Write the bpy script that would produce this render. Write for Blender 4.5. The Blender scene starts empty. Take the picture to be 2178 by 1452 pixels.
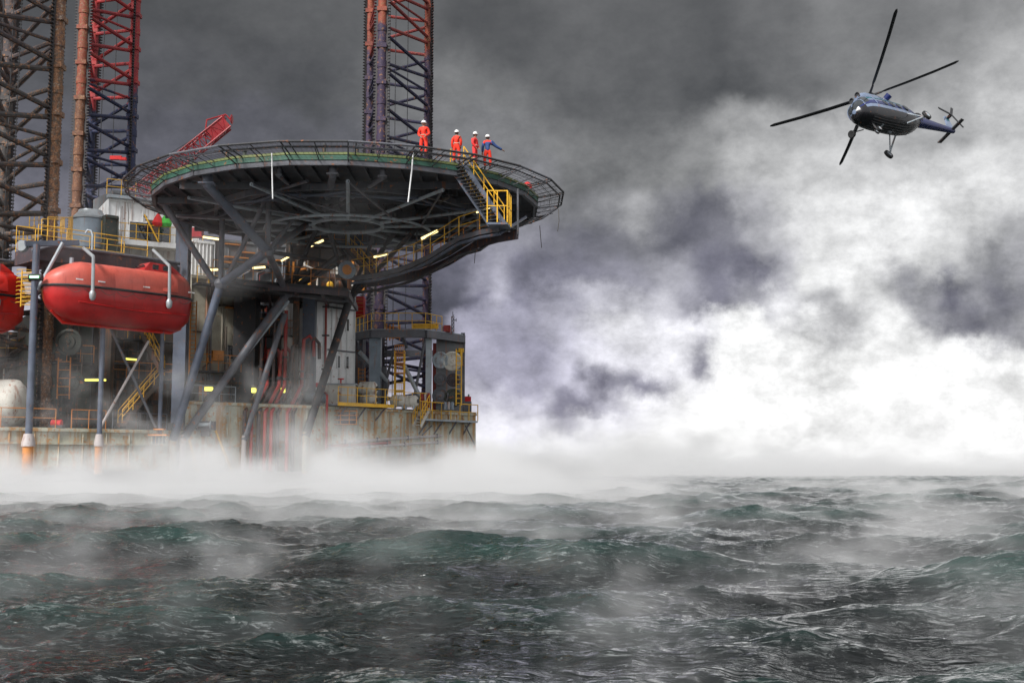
import bpy, bmesh, math, random
from mathutils import Vector, Matrix, noise
random.seed(7)
R = math.radians
S = bpy.context.scene
COL = S.collection
# ---------------------------------------------------------------- camera
F = 2600.0
PITCH = math.atan(274/2600)
CAMZ = 2.3
CP, SP = math.cos(PITCH), math.sin(PITCH)
def ray(px, py):
    u = (px-1089)/F; v = (726-py)/F
    return Vector((u, CP - v*SP, SP + v*CP))
def P(px, py, Y):
    """world point seen at pixel (2178 wide) at distance Y along the view"""
    d = ray(px, py)
    return Vector((0, 0, CAMZ)) + d*(Y/d.y)
def PZ(px, py, z):
    d = ray(px, py)
    return Vector((0, 0, CAMZ)) + d*((z-CAMZ)/d.z)
def pix(v):
    x, y, z = v.x, v.y, v.z-CAMZ
    dy = y*CP + z*SP; dz = -y*SP + z*CP
    return (1089+F*x/dy, 726-F*dz/dy)
cd = bpy.data.cameras.new('camera'); cam = bpy.data.objects.new('camera', cd); COL.objects.link(cam)
cam.location = (0, 0, CAMZ); cam.rotation_euler = (R(90)+PITCH, 0, 0)
cd.sensor_width = 36; cd.lens = 36*F/2178; cd.clip_end = 9000; cd.clip_start = 0.1
S.camera = cam
S.view_settings.view_transform = 'Standard'; S.view_settings.look = 'None'
S.view_settings.exposure = 0; S.view_settings.gamma = 1
S.cycles.volume_bounces = 4
S.cycles.max_bounces = 8
S.cycles.volume_step_rate = 1.0
S.cycles.volume_max_steps = 128

# ---------------------------------------------------------------- node helper
class NT:
    def __init__(s, nt): s.nt = nt
    def n(s, t, **kw):
        o = s.nt.nodes.new(t)
        for k, v in kw.items(): setattr(o, k, v)
        return o
    def l(s, a, b): s.nt.links.new(a, b)
    def m(s, op, a, b=None, c=None, clamp=False):
        o = s.n('ShaderNodeMath', operation=op, use_clamp=clamp)
        for i, x in enumerate((a, b, c)):
            if x is None: continue
            if isinstance(x, (int, float)): o.inputs[i].default_value = x
            else: s.l(x, o.inputs[i])
        return o.outputs[0]
    def vm(s, op, a, b=None, scale=None):
        o = s.n('ShaderNodeVectorMath', operation=op)
        for i, x in enumerate((a, b)):
            if x is None: continue
            if isinstance(x, (tuple, list, Vector)): o.inputs[i].default_value = tuple(x)
            else: s.l(x, o.inputs[i])
        if scale is not None:
            if isinstance(scale, (int, float)): o.inputs['Scale'].default_value = scale
            else: s.l(scale, o.inputs['Scale'])
        return o.outputs['Value'] if op in ('LENGTH', 'DISTANCE', 'DOT_PRODUCT') else o.outputs[0]
    def noise(s, vec, scale, detail=4, rough=.55, dist=0, color=False):
        o = s.n('ShaderNodeTexNoise')
        o.inputs['Scale'].default_value = scale; o.inputs['Detail'].default_value = detail
        o.inputs['Roughness'].default_value = rough; o.inputs['Distortion'].default_value = dist
        if vec is not None: s.l(vec, o.inputs['Vector'])
        return o.outputs['Color' if color else 'Fac']
    def ramp(s, fac, stops, interp='LINEAR'):
        o = s.n('ShaderNodeValToRGB'); cr = o.color_ramp; cr.interpolation = interp
        while len(cr.elements) > 1: cr.elements.remove(cr.elements[-1])
        for i, (p, c) in enumerate(stops):
            if not isinstance(c, (tuple, list)): c = (c, c, c)
            e = cr.elements[0] if i == 0 else cr.elements.new(min(max(p, 0), 1))
            if i == 0: e.position = min(max(p, 0), 1)
            e.color = (c[0], c[1], c[2], 1)
        s.l(fac, o.inputs[0]); return o.outputs[0]
    def mix(s, fac, a, b, blend='MIX'):
        o = s.n('ShaderNodeMix', data_type='RGBA', blend_type=blend)
        for sock, x in ((o.inputs['Factor'], fac), (o.inputs['A'], a), (o.inputs['B'], b)):
            if isinstance(x, (int, float)) and sock.name == 'Factor': sock.default_value = x
            elif isinstance(x, (tuple, list)): sock.default_value = (x[0], x[1], x[2], 1)
            elif isinstance(x, (int, float)): sock.default_value = (x, x, x, 1)
            else: s.l(x, sock)
        return [q for q in o.outputs if q.name == 'Result' and q.type == 'RGBA'][0]
    def mr(s, v, a, b, c, d, interp='LINEAR'):
        o = s.n('ShaderNodeMapRange', interpolation_type=interp)
        s.l(v, o.inputs[0])
        for i, x in enumerate((a, b, c, d)): o.inputs[i+1].default_value = x
        return o.outputs[0]
def lin(v):
    v = v/255.0
    return v/12.92 if v <= .04045 else ((v+.055)/1.055)**2.4

# ---------------------------------------------------------------- world: storm clouds
# each row is one height above the horizon, each stop a bearing: (pixel x, grey level, purple tint 0..1)
ROWS = [
 (45,  [(-300,70,0),(300,78,0),(600,92,0),(900,96,0),(1029,82,0),(1240,100,0),(1400,96,0),(1530,90,0),(1640,108,0),(1733,126,0),(1960,118,0),(2110,134,0),(2600,140,0)]),
 (215, [(-300,84,.3),(300,88,.2),(500,84,.1),(640,78,.1),(945,124,0),(1050,114,0),(1165,96,0),(1355,96,0),(1544,80,0),(1700,108,0),(1900,136,0),(2036,146,0),(2150,182,0),(2600,180,0)]),
 (305, [(-300,95,.5),(300,90,.5),(700,92,.4),(1000,116,.1),(1200,112,0),(1355,98,0),(1430,108,0),(1506,130,0),(1657,158,0),(1850,176,0),(2036,160,0),(2150,188,0),(2600,180,0)]),
 (380, [(-300,105,.6),(300,98,.6),(700,98,.4),(1000,110,.2),(1140,122,.2),(1203,110,0),(1264,94,0),(1370,122,0),(1491,124,0),(1657,176,0),(1885,202,0),(2112,200,0),(2600,190,0)]),
 (455, [(-300,120,.7),(300,108,.6),(900,104,.5),(1100,120,.3),(1226,108,.2),(1370,152,.1),(1430,120,.3),(1491,92,.6),(1540,104,.5),(1600,158,.2),(1733,206,0),(1923,230,0),(2112,204,0),(2600,200,0)]),
 (518, [(-300,130,.7),(300,120,.6),(900,86,.8),(950,96,.8),(1014,126,.6),(1127,130,.5),(1241,102,.6),(1355,110,.4),(1468,88,.7),(1544,112,.5),(1620,162,.2),(1733,202,0),(1923,218,0),(2074,196,0),(2173,156,.1),(2400,190,0)]),
 (590, [(-300,150,.6),(300,140,.6),(900,92,.9),(938,100,.9),(1014,140,.7),(1067,152,.6),(1150,102,.9),(1241,114,.8),(1324,132,.6),(1400,154,.4),(1440,148,.4),(1529,106,.8),(1605,108,.8),(1670,168,.3),(1733,204,0),(1885,222,0),(1998,190,0),(2112,122,.2),(2173,150,.2),(2400,190,0)]),
 (650, [(-300,170,.5),(300,165,.5),(900,72,1),(961,74,1),(1014,112,1),(1074,168,.6),(1127,128,.9),(1203,150,.7),(1279,178,.4),(1392,182,.3),(1461,150,.5),(1529,112,.8),(1582,150,.4),(1658,216,.1),(1771,156,.1),(1847,202,0),(1961,140,.3),(2014,98,.8),(2082,140,.3),(2150,108,.6),(2400,200,0)]),
 (697, [(-300,175,.5),(300,170,.4),(900,68,1),(938,72,1),(998,150,.8),(1089,150,.8),(1203,166,.6),(1317,212,.2),(1468,216,.2),(1582,236,0),(1695,246,0),(1809,164,.1),(1885,212,0),(1961,142,.3),(2082,104,.7),(2150,132,.4),(2400,215,0)]),
 (758, [(-300,190,.4),(300,190,.4),(900,150,.8),(1029,166,.8),(1127,148,.9),(1203,182,.6),(1317,216,.3),(1430,222,.2),(1491,128,.7),(1548,236,0),(1695,251,0),(1847,226,0),(1961,226,0),(2074,236,0),(2173,242,0),(2600,240,0)]),
 (818, [(-300,200,.3),(300,200,.3),(900,160,.7),(1051,160,.8),(1127,160,.8),(1218,182,.6),(1279,106,1),(1324,152,.7),(1392,128,.8),(1468,222,.1),(1540,251,0),(1733,246,0),(1900,240,0),(2036,236,0),(2150,214,0),(2600,235,0)]),
 (868, [(-300,215,.2),(300,215,.2),(900,190,.5),(1051,202,.5),(1127,190,.5),(1188,128,.9),(1226,120,.9),(1279,170,.6),(1355,226,.2),(1506,252,0),(1800,255,0),(2150,230,0),(2600,250,0)]),
 (909, [(-300,228,.1),(300,228,.1),(1014,226,.3),(1127,226,.3),(1203,165,.5),(1279,226,.2),(1506,251,0),(1900,255,0),(2200,250,0),(2600,250,0)]),
 (968, [(-300,240,0),(300,240,0),(1014,240,.1),(1203,226,.1),(1430,222,0),(1491,208,0),(1582,230,0),(1700,250,0),(2200,255,0),(2600,252,0)]),
 (1010,[(-300,244,0),(700,248,0),(1200,232,0),(1355,206,0),(1468,204,0),(1582,216,0),(1733,230,0),(2150,214,0),(2600,230,0)]),
]
w = bpy.data.worlds.new('World'); S.world = w; w.use_nodes = True
wn = NT(w.node_tree); w.node_tree.nodes.clear()
tc = wn.n('ShaderNodeTexCoord').outputs['Generated']
def wsub(scale, amt, detail, off=(0,0,0)):
    c = wn.noise(wn.vm('ADD', tc, off), scale, detail, .6, 0, True)
    return wn.vm('SCALE', wn.vm('SUBTRACT', c, (.5, .5, .5)), scale=amt)
d = wn.vm('ADD', tc, wsub(7, .055, 4))
d = wn.vm('ADD', d, wsub(18, .07, 10, (3.1, .7, 2)))
sp = wn.n('ShaderNodeSeparateXYZ'); wn.l(d, sp.inputs[0])
X, Yc, Z = sp.outputs
az = wn.m('ARCTAN2', X, Yc)                                     # -pi..pi, 0 ahead
hor = wn.m('SQRT', wn.m('ADD', wn.m('MULTIPLY', X, X), wn.m('MULTIPLY', Yc, Yc)))
el = wn.m('ARCTAN2', Z, hor)
AZ0, AZ1 = -.62, .62
azf = wn.mr(az, AZ0, AZ1, 0, 1)
BEHIND = .85
prev = None; pel = None
for py, stops in reversed(ROWS):
    rr = []
    for px, g, t in stops:
        if px > 950 and py > 300: g = min(255, g*1.06+4)
        q = ray(px, py); a = math.atan2(q.x, q.y)
        b = lin(g)
        rr.append(((a-AZ0)/(AZ1-AZ0), (b*(1-.10*t), b*(1-.13*t), b*(1+.16*t))))
    rr = [(0, (.42,)*3)] + [r for r in rr if .005 < r[0] < .995] + [(1, (.42,)*3)]
    q = ray(1089, py); e = math.atan2(q.z, q.y)
    c = wn.ramp(azf, rr, 'EASE')
    if prev is None: prev = c
    else: prev = wn.mix(wn.mr(el, pel, e, 0, 1, 'SMOOTHSTEP'), prev, c)
    pel = e
n1 = wn.noise(wn.vm('MULTIPLY', wn.vm('ADD', wn.vm('ADD', tc, (1.7, 0, .35)), wsub(7, .16, 7, (7, 1, 0))), (1, 1, 1.35)), 10.5, 10, .64)
n2 = wn.noise(wn.vm('MULTIPLY', tc, (1, 1, 1.5)), 34, 8, .65)
nn = wn.m('ADD', wn.m('MULTIPLY', wn.m('SUBTRACT', n1, .5), 1.0), wn.m('MULTIPLY', wn.m('SUBTRACT', n2, .5), 1.3))
# billow strength fades out towards the top of the view
amp = wn.ramp(wn.mr(el, 0, .5, 0, 1), [(0, .35), (.10, .85), (.25, 1.1), (.45, .9), (.7, .5), (1, .35)])
gain = wn.m('MAXIMUM', wn.m('ADD', 1, wn.m('MULTIPLY', nn, amp)), .25)
cl = wn.vm('SCALE', prev, scale=gain)
# above and behind the view: plain bright overcast
up = wn.mr(el, .42, .95, 0, 1, 'SMOOTHSTEP')
cl = wn.mix(up, cl, (.60, .61, .63))
fr = wn.mr(Yc, -.1, .5, 0, 1, 'SMOOTHSTEP')
cl = wn.mix(fr, (BEHIND, BEHIND, BEHIND*1.02), cl)
sky = wn.n('ShaderNodeTexSky', sky_type='NISHITA', sun_disc=False)
SUN_EL, SUN_AZ = R(42), R(215)
sky.sun_elevation = SUN_EL; sky.sun_rotation = SUN_AZ; sky.air_density = 1; sky.dust_density = 3
skyc = wn.vm('SCALE', sky.outputs[0], scale=.08)
tot = wn.vm('ADD', cl, wn.vm('SCALE', skyc, scale=.06))
bg = wn.n('ShaderNodeBackground'); wn.l(tot, bg.inputs[0]); bg.inputs[1].default_value = 1.0
wo = wn.n('ShaderNodeOutputWorld'); wn.l(bg.outputs[0], wo.inputs[0])
w.cycles.sampling_method = 'MANUAL'; w.cycles.sample_map_resolution = 512
sl = bpy.data.lights.new('sun', 'SUN'); sl.energy = 5.0; sl.angle = R(14); sl.color = (1, .975, .94)
so = bpy.data.objects.new('sun', sl); COL.objects.link(so)
sd = Vector((math.sin(SUN_AZ)*math.cos(SUN_EL), math.cos(SUN_AZ)*math.cos(SUN_EL), math.sin(SUN_EL)))
so.rotation_euler = sd.to_track_quat('Z', 'Y').to_euler()

# ---------------------------------------------------------------- materials
MATS = {}
def newmat(name):
    m = bpy.data.materials.new(name); m.use_nodes = True; m.node_tree.nodes.clear()
    MATS[name] = m; k = NT(m.node_tree)
    k.out = k.n('ShaderNodeOutputMaterial'); return m, k
def princ(k, **kw):
    b = k.n('ShaderNodeBsdfPrincipled')
    for a, v in kw.items():
        a = a.replace('_', ' ')
        if isinstance(v, (int, float)): b.inputs[a].default_value = v
        elif isinstance(v, (tuple, list)): b.inputs[a].default_value = (v[0], v[1], v[2], 1)
        else: k.l(v, b.inputs[a])
    k.l(b.outputs[0], k.out.inputs[0]); return b
def paint(name, col, rough=.55, rust=0.0, streak=0.0, rustcol=(.16, .055, .02), dirt=.35, metal=0, scale=1.0, bump=.15, spec=.5):
    """weathered paint: tone mottling, rust patches and rain streaks in world metres"""
    m, k = newmat(name)
    pos = k.n('ShaderNodeNewGeometry').outputs['Position']
    a = k.noise(pos, .9*scale, 6, .6); b = k.noise(pos, 7*scale, 6, .65)
    dark = tuple(c*(1-dirt) for c in col); lite = tuple(min(1, c*(1+dirt*.35)) for c in col)
    c = k.mix(k.mr(a, .3, .7, 0, 1), dark, lite)
    c = k.mix(k.mr(b, .45, .75, 0, .35*dirt*2), c, tuple(x*.5 for x in col))
    if streak:
        st = k.noise(k.vm('MULTIPLY', pos, (3.2*scale, 3.2*scale, .22*scale)), 1.0, 5, .6)
        c = k.mix(k.mr(st, .60-.14*streak, .74-.1*streak, 0, min(1, .5+.4*streak), 'SMOOTHSTEP'), c, tuple(x*1.6 for x in rustcol))
    if rust:
        rn = k.noise(pos, 3.1*scale, 8, .68)
        c = k.mix(k.mr(rn, .66-.26*rust, .70-.2*rust, 0, .95, 'SMOOTHSTEP'), c, k.mix(b, rustcol, tuple(min(1, x*2.6) for x in rustcol)))
    bs = princ(k, Base_Color=c, Roughness=rough, Metallic=metal)
    bs.inputs['Specular IOR Level'].default_value = spec
    if bump:
        bp = k.n('ShaderNodeBump'); bp.inputs['Strength'].default_value = bump; bp.inputs['Distance'].default_value = .03
        k.l(b, bp.inputs['Height']); k.l(bp.outputs[0], bs.inputs['Normal'])
    return m
def plain(name, col, rough=.6, metal=0, spec=.5, coat=0):
    m, k = newmat(name)
    pos = k.n('ShaderNodeTexCoord').outputs['Object']
    a = k.noise(pos, 6, 5, .6)
    c = k.mix(k.mr(a, .3, .7, 0, 1), tuple(x*.82 for x in col), tuple(min(1, x*1.1) for x in col))
    b = princ(k, Base_Color=c, Roughness=rough, Metallic=metal); b.inputs['Specular IOR Level'].default_value = spec
    if coat: b.inputs['Coat Weight'].default_value = coat
    return m
def glow(name, col, e):
    m, k = newmat(name)
    b = princ(k, Base_Color=col, Emission_Color=col, Emission_Strength=e); return m

# ---------------------------------------------------------------- mesh builder
class MB:
    def __init__(s): s.v = []; s.f = []; s.mi = []; s.cur = 0
    def add(s, vs, fs):
        o = len(s.v); s.v += [tuple(x) for x in vs]; s.f += [tuple(i+o for i in f) for f in fs]
        s.mi += [s.cur]*len(fs); return s
    def box(s, c, size, M=None):
        x, y, z = size[0]/2, size[1]/2, size[2]/2; c = Vector(c)
        vs = [Vector((a*x, b*y, e*z)) for a in (-1, 1) for b in (-1, 1) for e in (-1, 1)]
        if M is not None: vs = [M @ v for v in vs]
        return s.add([v+c for v in vs], [(0,1,3,2),(4,6,7,5),(0,4,5,1),(2,3,7,6),(0,2,6,4),(1,5,7,3)])
    def prism(s, poly, z0, z1):
        n = len(poly)
        vs = [(p[0], p[1], z0) for p in poly]+[(p[0], p[1], z1) for p in poly]
        return s.add(vs, [tuple(range(n))[::-1], tuple(range(n, 2*n))]+[(i, (i+1) % n, n+(i+1) % n, n+i) for i in range(n)])
    def beam(s, p, q, w, h=None):
        p, q = Vector(p), Vector(q); d = q-p
        if d.length < 1e-5: return s
        M = d.to_track_quat('Y', 'Z').to_matrix()
        return s.box((p+q)/2, (w, d.length, h or w), M)
    def tube(s, p, q, r, n=8, r2=None, cap=True):
        p, q = Vector(p), Vector(q); d = q-p
        if d.length < 1e-5: return s
        M = d.to_track_quat('Z', 'Y').to_matrix(); r2 = r if r2 is None else r2
        vs = []
        for (c, rr) in ((p, r), (q, r2)):
            for i in range(n):
                a = 2*math.pi*i/n; vs.append(c + M @ Vector((rr*math.cos(a), rr*math.sin(a), 0)))
        fs = [(i, (i+1) % n, n+(i+1) % n, n+i) for i in range(n)]
        if cap: fs += [tuple(range(n))[::-1], tuple(range(n, 2*n))]
        return s.add(vs, fs)
    def path(s, pts, r, n=6, closed=False):
        pts = [Vector(p) for p in pts]; m = len(pts); vs = []; up = None
        for i, p in enumerate(pts):
            if closed: t = pts[(i+1) % m]-pts[i-1]
            else: t = pts[min(i+1, m-1)]-pts[max(i-1, 0)]
            t.normalize()
            if up is None: up = Vector((0, 0, 1)) if abs(t.z) < .9 else Vector((1, 0, 0))
            x = t.cross(up)
            if x.length < 1e-3: x = t.orthogonal()
            x.normalize(); y = x.cross(t); up = y
            rr = r[i] if isinstance(r, (list, tuple)) else r
            for k in range(n):
                a = 2*math.pi*k/n; vs.append(p + (x*math.cos(a)+y*math.sin(a))*rr)
        fs = []
        for i in range(m if closed else m-1):
            j = (i+1) % m
            for k in range(n): fs.append((i*n+k, i*n+(k+1) % n, j*n+(k+1) % n, j*n+k))
        if not closed: fs += [tuple(range(n))[::-1], tuple(range((m-1)*n, m*n))]
        return s.add(vs, fs)
    def lathe(s, c, prof, axis=(0, 0, 1), n=24):
        """prof: list of (radius, height) along axis"""
        M = Vector(axis).to_track_quat('Z', 'Y').to_matrix(); c = Vector(c); vs = []
        for r, h in prof:
            for i in range(n):
                a = 2*math.pi*i/n; vs.append(c + M @ Vector((r*math.cos(a), r*math.sin(a), h)))
        m = len(prof); fs = []
        for j in range(m-1):
            for i in range(n): fs.append((j*n+i, j*n+(i+1) % n, (j+1)*n+(i+1) % n, (j+1)*n+i))
        fs += [tuple(range(n))[::-1], tuple(range((m-1)*n, m*n))]
        return s.add(vs, fs)
    def loft(s, rings, cap=True):
        n = len(rings[0]); vs = [p for r in rings for p in r]; fs = []
        for j in range(len(rings)-1):
            for i in range(n): fs.append((j*n+i, j*n+(i+1) % n, (j+1)*n+(i+1) % n, (j+1)*n+i))
        if cap: fs += [tuple(range(n))[::-1], tuple(range(len(vs)-n, len(vs)))]
        return s.add(vs, fs)
    def build(s, name, mat, parent=None, smooth=False, label=None):
        me = bpy.data.meshes.new(name)
        off = Vector((0, 0, 0)); p = parent
        while p is not None: off += Vector(p.location); p = p.parent
        top = None
        if parent is None:
            xs = [v[0] for v in s.v]; ys = [v[1] for v in s.v]; zs = [v[2] for v in s.v]
            top = off = Vector(((min(xs)+max(xs))/2, (min(ys)+max(ys))/2, min(zs)))
        me.from_pydata([(v[0]-off.x, v[1]-off.y, v[2]-off.z) for v in s.v], [], s.f)
        for mm in (mat if isinstance(mat, (list, tuple)) else [mat]):
            me.materials.append(MATS[mm] if isinstance(mm, str) else mm)
        if isinstance(mat, (list, tuple)): me.polygons.foreach_set('material_index', s.mi)
        me.update()
        if smooth:
            me.polygons.foreach_set('use_smooth', [True]*len(me.polygons))
            try: me.set_sharp_from_angle(angle=R(40))
            except Exception: pass
        o = bpy.data.objects.new(name, me); COL.objects.link(o)
        if top is not None: o.location = top
        o.parent = parent
        if label: o['label'] = label
        return o
def tag(o, label, cat=None, group=None, kind=None):
    if label: o['label'] = label
    if cat: o['category'] = cat
    if group: o['group'] = group
    if kind: o['kind'] = kind
    return o
def thing(name, label, cat, loc, group=None):
    o = bpy.data.objects.new(name, None); COL.objects.link(o); o.location = loc
    o.empty_display_size = .3
    return tag(o, label, cat, group)
def kids(o, ALL=None): return [c for c in COL.objects if c.parent == o]
def dup(root, delta, label=None, rz=0):
    r = root.copy(); COL.objects.link(r); r.location = Vector(root.location)+Vector(delta)
    r.rotation_euler.z = root.rotation_euler.z+rz
    if label: r['label'] = label
    for c in kids(root):
        k = c.copy(); COL.objects.link(k); k.parent = r
        for g in kids(c):
            h = g.copy(); COL.objects.link(h); h.parent = k
    return r

# ---------------------------------------------------------------- sea
SEA = 1.15; SCL = .4
def make_sea():
    ang = []
    a = -180.0
    while a < 180:
        ang.append(a); a += .09 if -30 <= a < 30 else (.5 if abs(a) < 50 else 4)
    rad = []; r = 3.0/SCL
    while r < 250/SCL: rad.append(r); r *= 1.0068
    while r < 7000/SCL: rad.append(r); r *= 1.06
    na = len(ang); vs = [(0, 0, 0)]
    cs = [(math.sin(R(x)), math.cos(R(x))) for x in ang]
    for r in rad: vs += [(r*c[0], r*c[1], 0) for c in cs]
    fs = [(0, 1+(i+1) % na, 1+i) for i in range(na)]
    for j in range(len(rad)-1):
        b = 1+j*na; t = b+na
        fs += [(b+i, b+(i+1) % na, t+(i+1) % na, t+i) for i in range(na)]
    me = bpy.data.meshes.new('sea'); me.from_pydata(vs, [], fs); me.update()
    me.polygons.foreach_set('use_smooth', [True]*len(me.polygons))
    o = bpy.data.objects.new('sea', me); COL.objects.link(o); o.location = (0, 0, SEA); o.scale = (SCL,)*3; o['kind'] = 'structure'; o['label'] = 'dark green choppy sea with pale mist between the waves'
    for i, (size, sc, ch, seed, wind, small, align, dirn) in enumerate((
            (41, .78, 1.5, 4, 6.4, .02, .1, 80), (9, .16, 1.2, 9, 3.1, .01, .0, 60))):
        om = o.modifiers.new('waves', 'OCEAN')
        om.geometry_mode = 'DISPLACE'; om.spatial_size = int(size)
        om.resolution = 26 if i == 0 else 16; om.viewport_resolution = om.resolution
        om.wave_scale = sc; om.choppiness = ch; om.random_seed = seed; om.wind_velocity = wind
        om.wave_scale_min = small; om.wave_alignment = align; om.wave_direction = R(dirn); om.depth = 200; om.time = 2.3
        om.size = 1.0
    m, k = newmat('sea_water')
    pos = k.n('ShaderNodeTexCoord').outputs['Object']
    spz = k.n('ShaderNodeSeparateXYZ'); k.l(pos, spz.inputs[0])
    f1 = k.noise(k.vm('MULTIPLY', pos, (1, 1, .3)), .12, 3, .5)
    body = k.mix(k.mr(f1, .38, .62, 0, 1, 'SMOOTHSTEP'), (.0008, .002, .002), (.001, .0045, .004))
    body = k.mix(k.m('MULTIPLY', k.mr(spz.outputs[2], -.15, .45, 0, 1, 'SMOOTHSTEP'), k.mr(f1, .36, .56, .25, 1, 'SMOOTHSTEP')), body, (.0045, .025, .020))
    def ridge(vec, sc, det):
        q = k.n('ShaderNodeTexNoise', noise_type='RIDGED_MULTIFRACTAL', normalize=True)
        for a_, v_ in (('Scale', sc), ('Detail', det), ('Roughness', .6), ('Distortion', .4)): q.inputs[a_].default_value = v_
        k.l(vec, q.inputs['Vector']); return q.outputs[0]
    # thin wind-blown foam lace, gathered in loose patches
    lace = k.noise(k.vm('MULTIPLY', pos, (.8, 1.7, 1)), 2.4, 10, .80, 1.2)
    patch = k.noise(k.vm('MULTIPLY', pos, (.8, 1.2, 1)), .35, 5, .6)
    fm = k.m('MULTIPLY', k.mr(lace, .52, .74, 0, .62), k.mr(patch, .38, .66, .12, 1), clamp=True)
    col = k.mix(fm, body, (.60, .64, .64))
    rip = ridge(k.vm('MULTIPLY', pos, (1.0, 2.4, 1)), 1.5, 6)
    rip2 = ridge(k.vm('MULTIPLY', pos, (1, 1.9, 1)), 9, 4)
    h = k.m('ADD', k.m('MULTIPLY', rip, .065), k.m('MULTIPLY', rip2, .009))
    bp = k.n('ShaderNodeBump'); bp.inputs['Strength'].default_value = 1.0; bp.inputs['Distance'].default_value = 1.0
    k.l(h, bp.inputs['Height'])
    b = princ(k, Base_Color=col, Roughness=.06, IOR=1.333)
    k.l(bp.outputs[0], b.inputs['Normal'])
    me.materials.append(m)
    return o
make_sea()
# ---------------------------------------------------------------- paints of the rig
paint('steel_grey', (.12, .125, .145), .5, .25, .15, dirt=.45)
paint('steel_blue', (.10, .12, .165), .45, .18, .12, dirt=.4)
paint('steel_dark', (.042, .043, .048), .6, .25, .1, dirt=.5)
paint('deck_under', (.075, .078, .09), .75, .2, .1, dirt=.5)
paint('steel_pale', (.36, .41, .45), .5, .22, .35, dirt=.3)
paint('plum_steel', (.075, .06, .07), .6, .3, .2, dirt=.4)
paint('hull_paint', (.50, .50, .40), .6, .42, .95, rustcol=(.24, .11, .02), dirt=.42)
paint('hull_deck', (.07, .09, .08), .7, .4, 0)
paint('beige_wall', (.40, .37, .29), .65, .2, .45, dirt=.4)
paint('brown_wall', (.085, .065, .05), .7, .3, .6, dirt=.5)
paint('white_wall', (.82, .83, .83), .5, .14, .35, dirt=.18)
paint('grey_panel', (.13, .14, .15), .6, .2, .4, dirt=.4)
paint('yellow_paint', (.86, .48, .025), .45, .22, .15, dirt=.3, rustcol=(.22, .07, .01))
paint('orange_paint', (.62, .22, .025), .5, .35, .2, dirt=.35)
paint('crane_red', (.36, .012, .02), .45, .12, .1, dirt=.35)
paint('pipe_red', (.34, .03, .026), .5, .3, .3, dirt=.45)
paint('pipe_dark', (.06, .045, .045), .5, .35, .3, dirt=.45)
paint('pipe_white', (.5, .45, .44), .5, .25, .4, dirt=.35)
paint('green_edge', (.04, .12, .085), .5, .25, .25, dirt=.4)
paint('olive_edge', (.15, .18, .06), .5, .25, .25, dirt=.4)
paint('boat_red', (.46, .016, .016), .32, .05, .12, dirt=.3, rustcol=(.10, .01, .008), bump=.05)
paint('boat_red_faded', (.56, .10, .07), .45, .08, .32, dirt=.28, rustcol=(.20, .02, .015), bump=.05)
paint('boat_scarlet', (.62, .02, .012), .35, .04, .1, dirt=.2, rustcol=(.10, .01, .008), bump=.05)
paint('machine_green', (.05, .062, .05), .6, .3, .3, dirt=.5)
paint('tank_white', (.62, .60, .54), .5, .25, .5, dirt=.25)
paint('tank_blue', (.24, .30, .36), .5, .15, .3, dirt=.3)
paint('galvanised', (.36, .39, .41), .4, .12, .2, dirt=.3, metal=.3)
plain('black_rubber', (.015, .015, .016), .7)
plain('dark_glass', (.02, .025, .03), .08, spec=.8)
plain('wire', (.05, .05, .055), .5)
plain('hose_white', (.75, .76, .76), .5)
plain('rope', (.10, .09, .08), .8)
plain('tarp_green', (.06, .42, .05), .8)
plain('tarp_red', (.55, .02, .02), .8)
glow('tube_light', (1, .80, .36), 2.2)
glow('tube_yellow', (.95, .9, .15), 1.6)
glow('green_light', (.25, 1, .35), 4.0)
plain('lamp_case', (.12, .11, .09), .6)
def legpaint(name, base, band, z0, rust):
    """leg steel: one paint below, another above z0, rust breaking through"""
    m, k = newmat(name)
    pos = k.n('ShaderNodeNewGeometry').outputs['Position']
    s3 = k.n('ShaderNodeSeparateXYZ'); k.l(pos, s3.inputs[0])
    wv = k.m('ADD', s3.outputs[2], k.m('MULTIPLY', k.noise(pos, .8, 3), 3))
    c = k.mix(k.mr(wv, z0, z0+.5, 0, 1), base, band)
    a = k.noise(pos, 1.1, 6, .6); b = k.noise(pos, 4.2, 8, .7)
    c = k.mix(k.mr(a, .35, .7, 0, .55), c, tuple(x*.45 for x in base))
    c = k.mix(k.mr(b, .62-.2*rust, .70-.2*rust, 0, .95, 'SMOOTHSTEP'), c, k.mix(k.mr(k.noise(pos, 12, 4), .35, .65, 0, 1), (.10, .035, .015), (.34, .17, .08)))
    c = k.mix(k.mr(k.noise(pos, 5.0, 7, .75), .56, .62, 0, .8*max(0, min(1, rust*2-.75))), c, (.34, .29, .24))
    bs = princ(k, Base_Color=c, Roughness=.7)
    bp = k.n('ShaderNodeBump'); bp.inputs['Strength'].default_value = .5; bp.inputs['Distance'].default_value = .06
    k.l(b, bp.inputs['Height']); k.l(bp.outputs[0], bs.inputs['Normal'])
legpaint('leg_steel_rusty', (.06, .055, .055), (.07, .055, .06), 30, .5)
legpaint('leg_chord_rusty', (.10, .065, .045), (.12, .06, .045), 30, .9)
legpaint('leg_steel_navy', (.022, .03, .075), (.36, .03, .03), 35.5, .25)
legpaint('leg_chord_navy', (.03, .038, .09), (.40, .03, .03), 36.2, .3)
legpaint('leg_chord_orange', (.15, .06, .03), (.27, .055, .028), 34, .62)
legpaint('leg_steel_plum', (.025, .024, .065), (.30, .04, .03), 38.2, .25)
legpaint('leg_chord_plum', (.04, .024, .06), (.30, .06, .025), 38.5, .4)

def X2(px, Y, py=900):
    p = P(px, py, Y); return (p.x, p.y)
def Zat(px, py, Y): return P(px, py, Y).z
def up(p, h): return Vector((p[0], p[1], p[2]+h))

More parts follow.
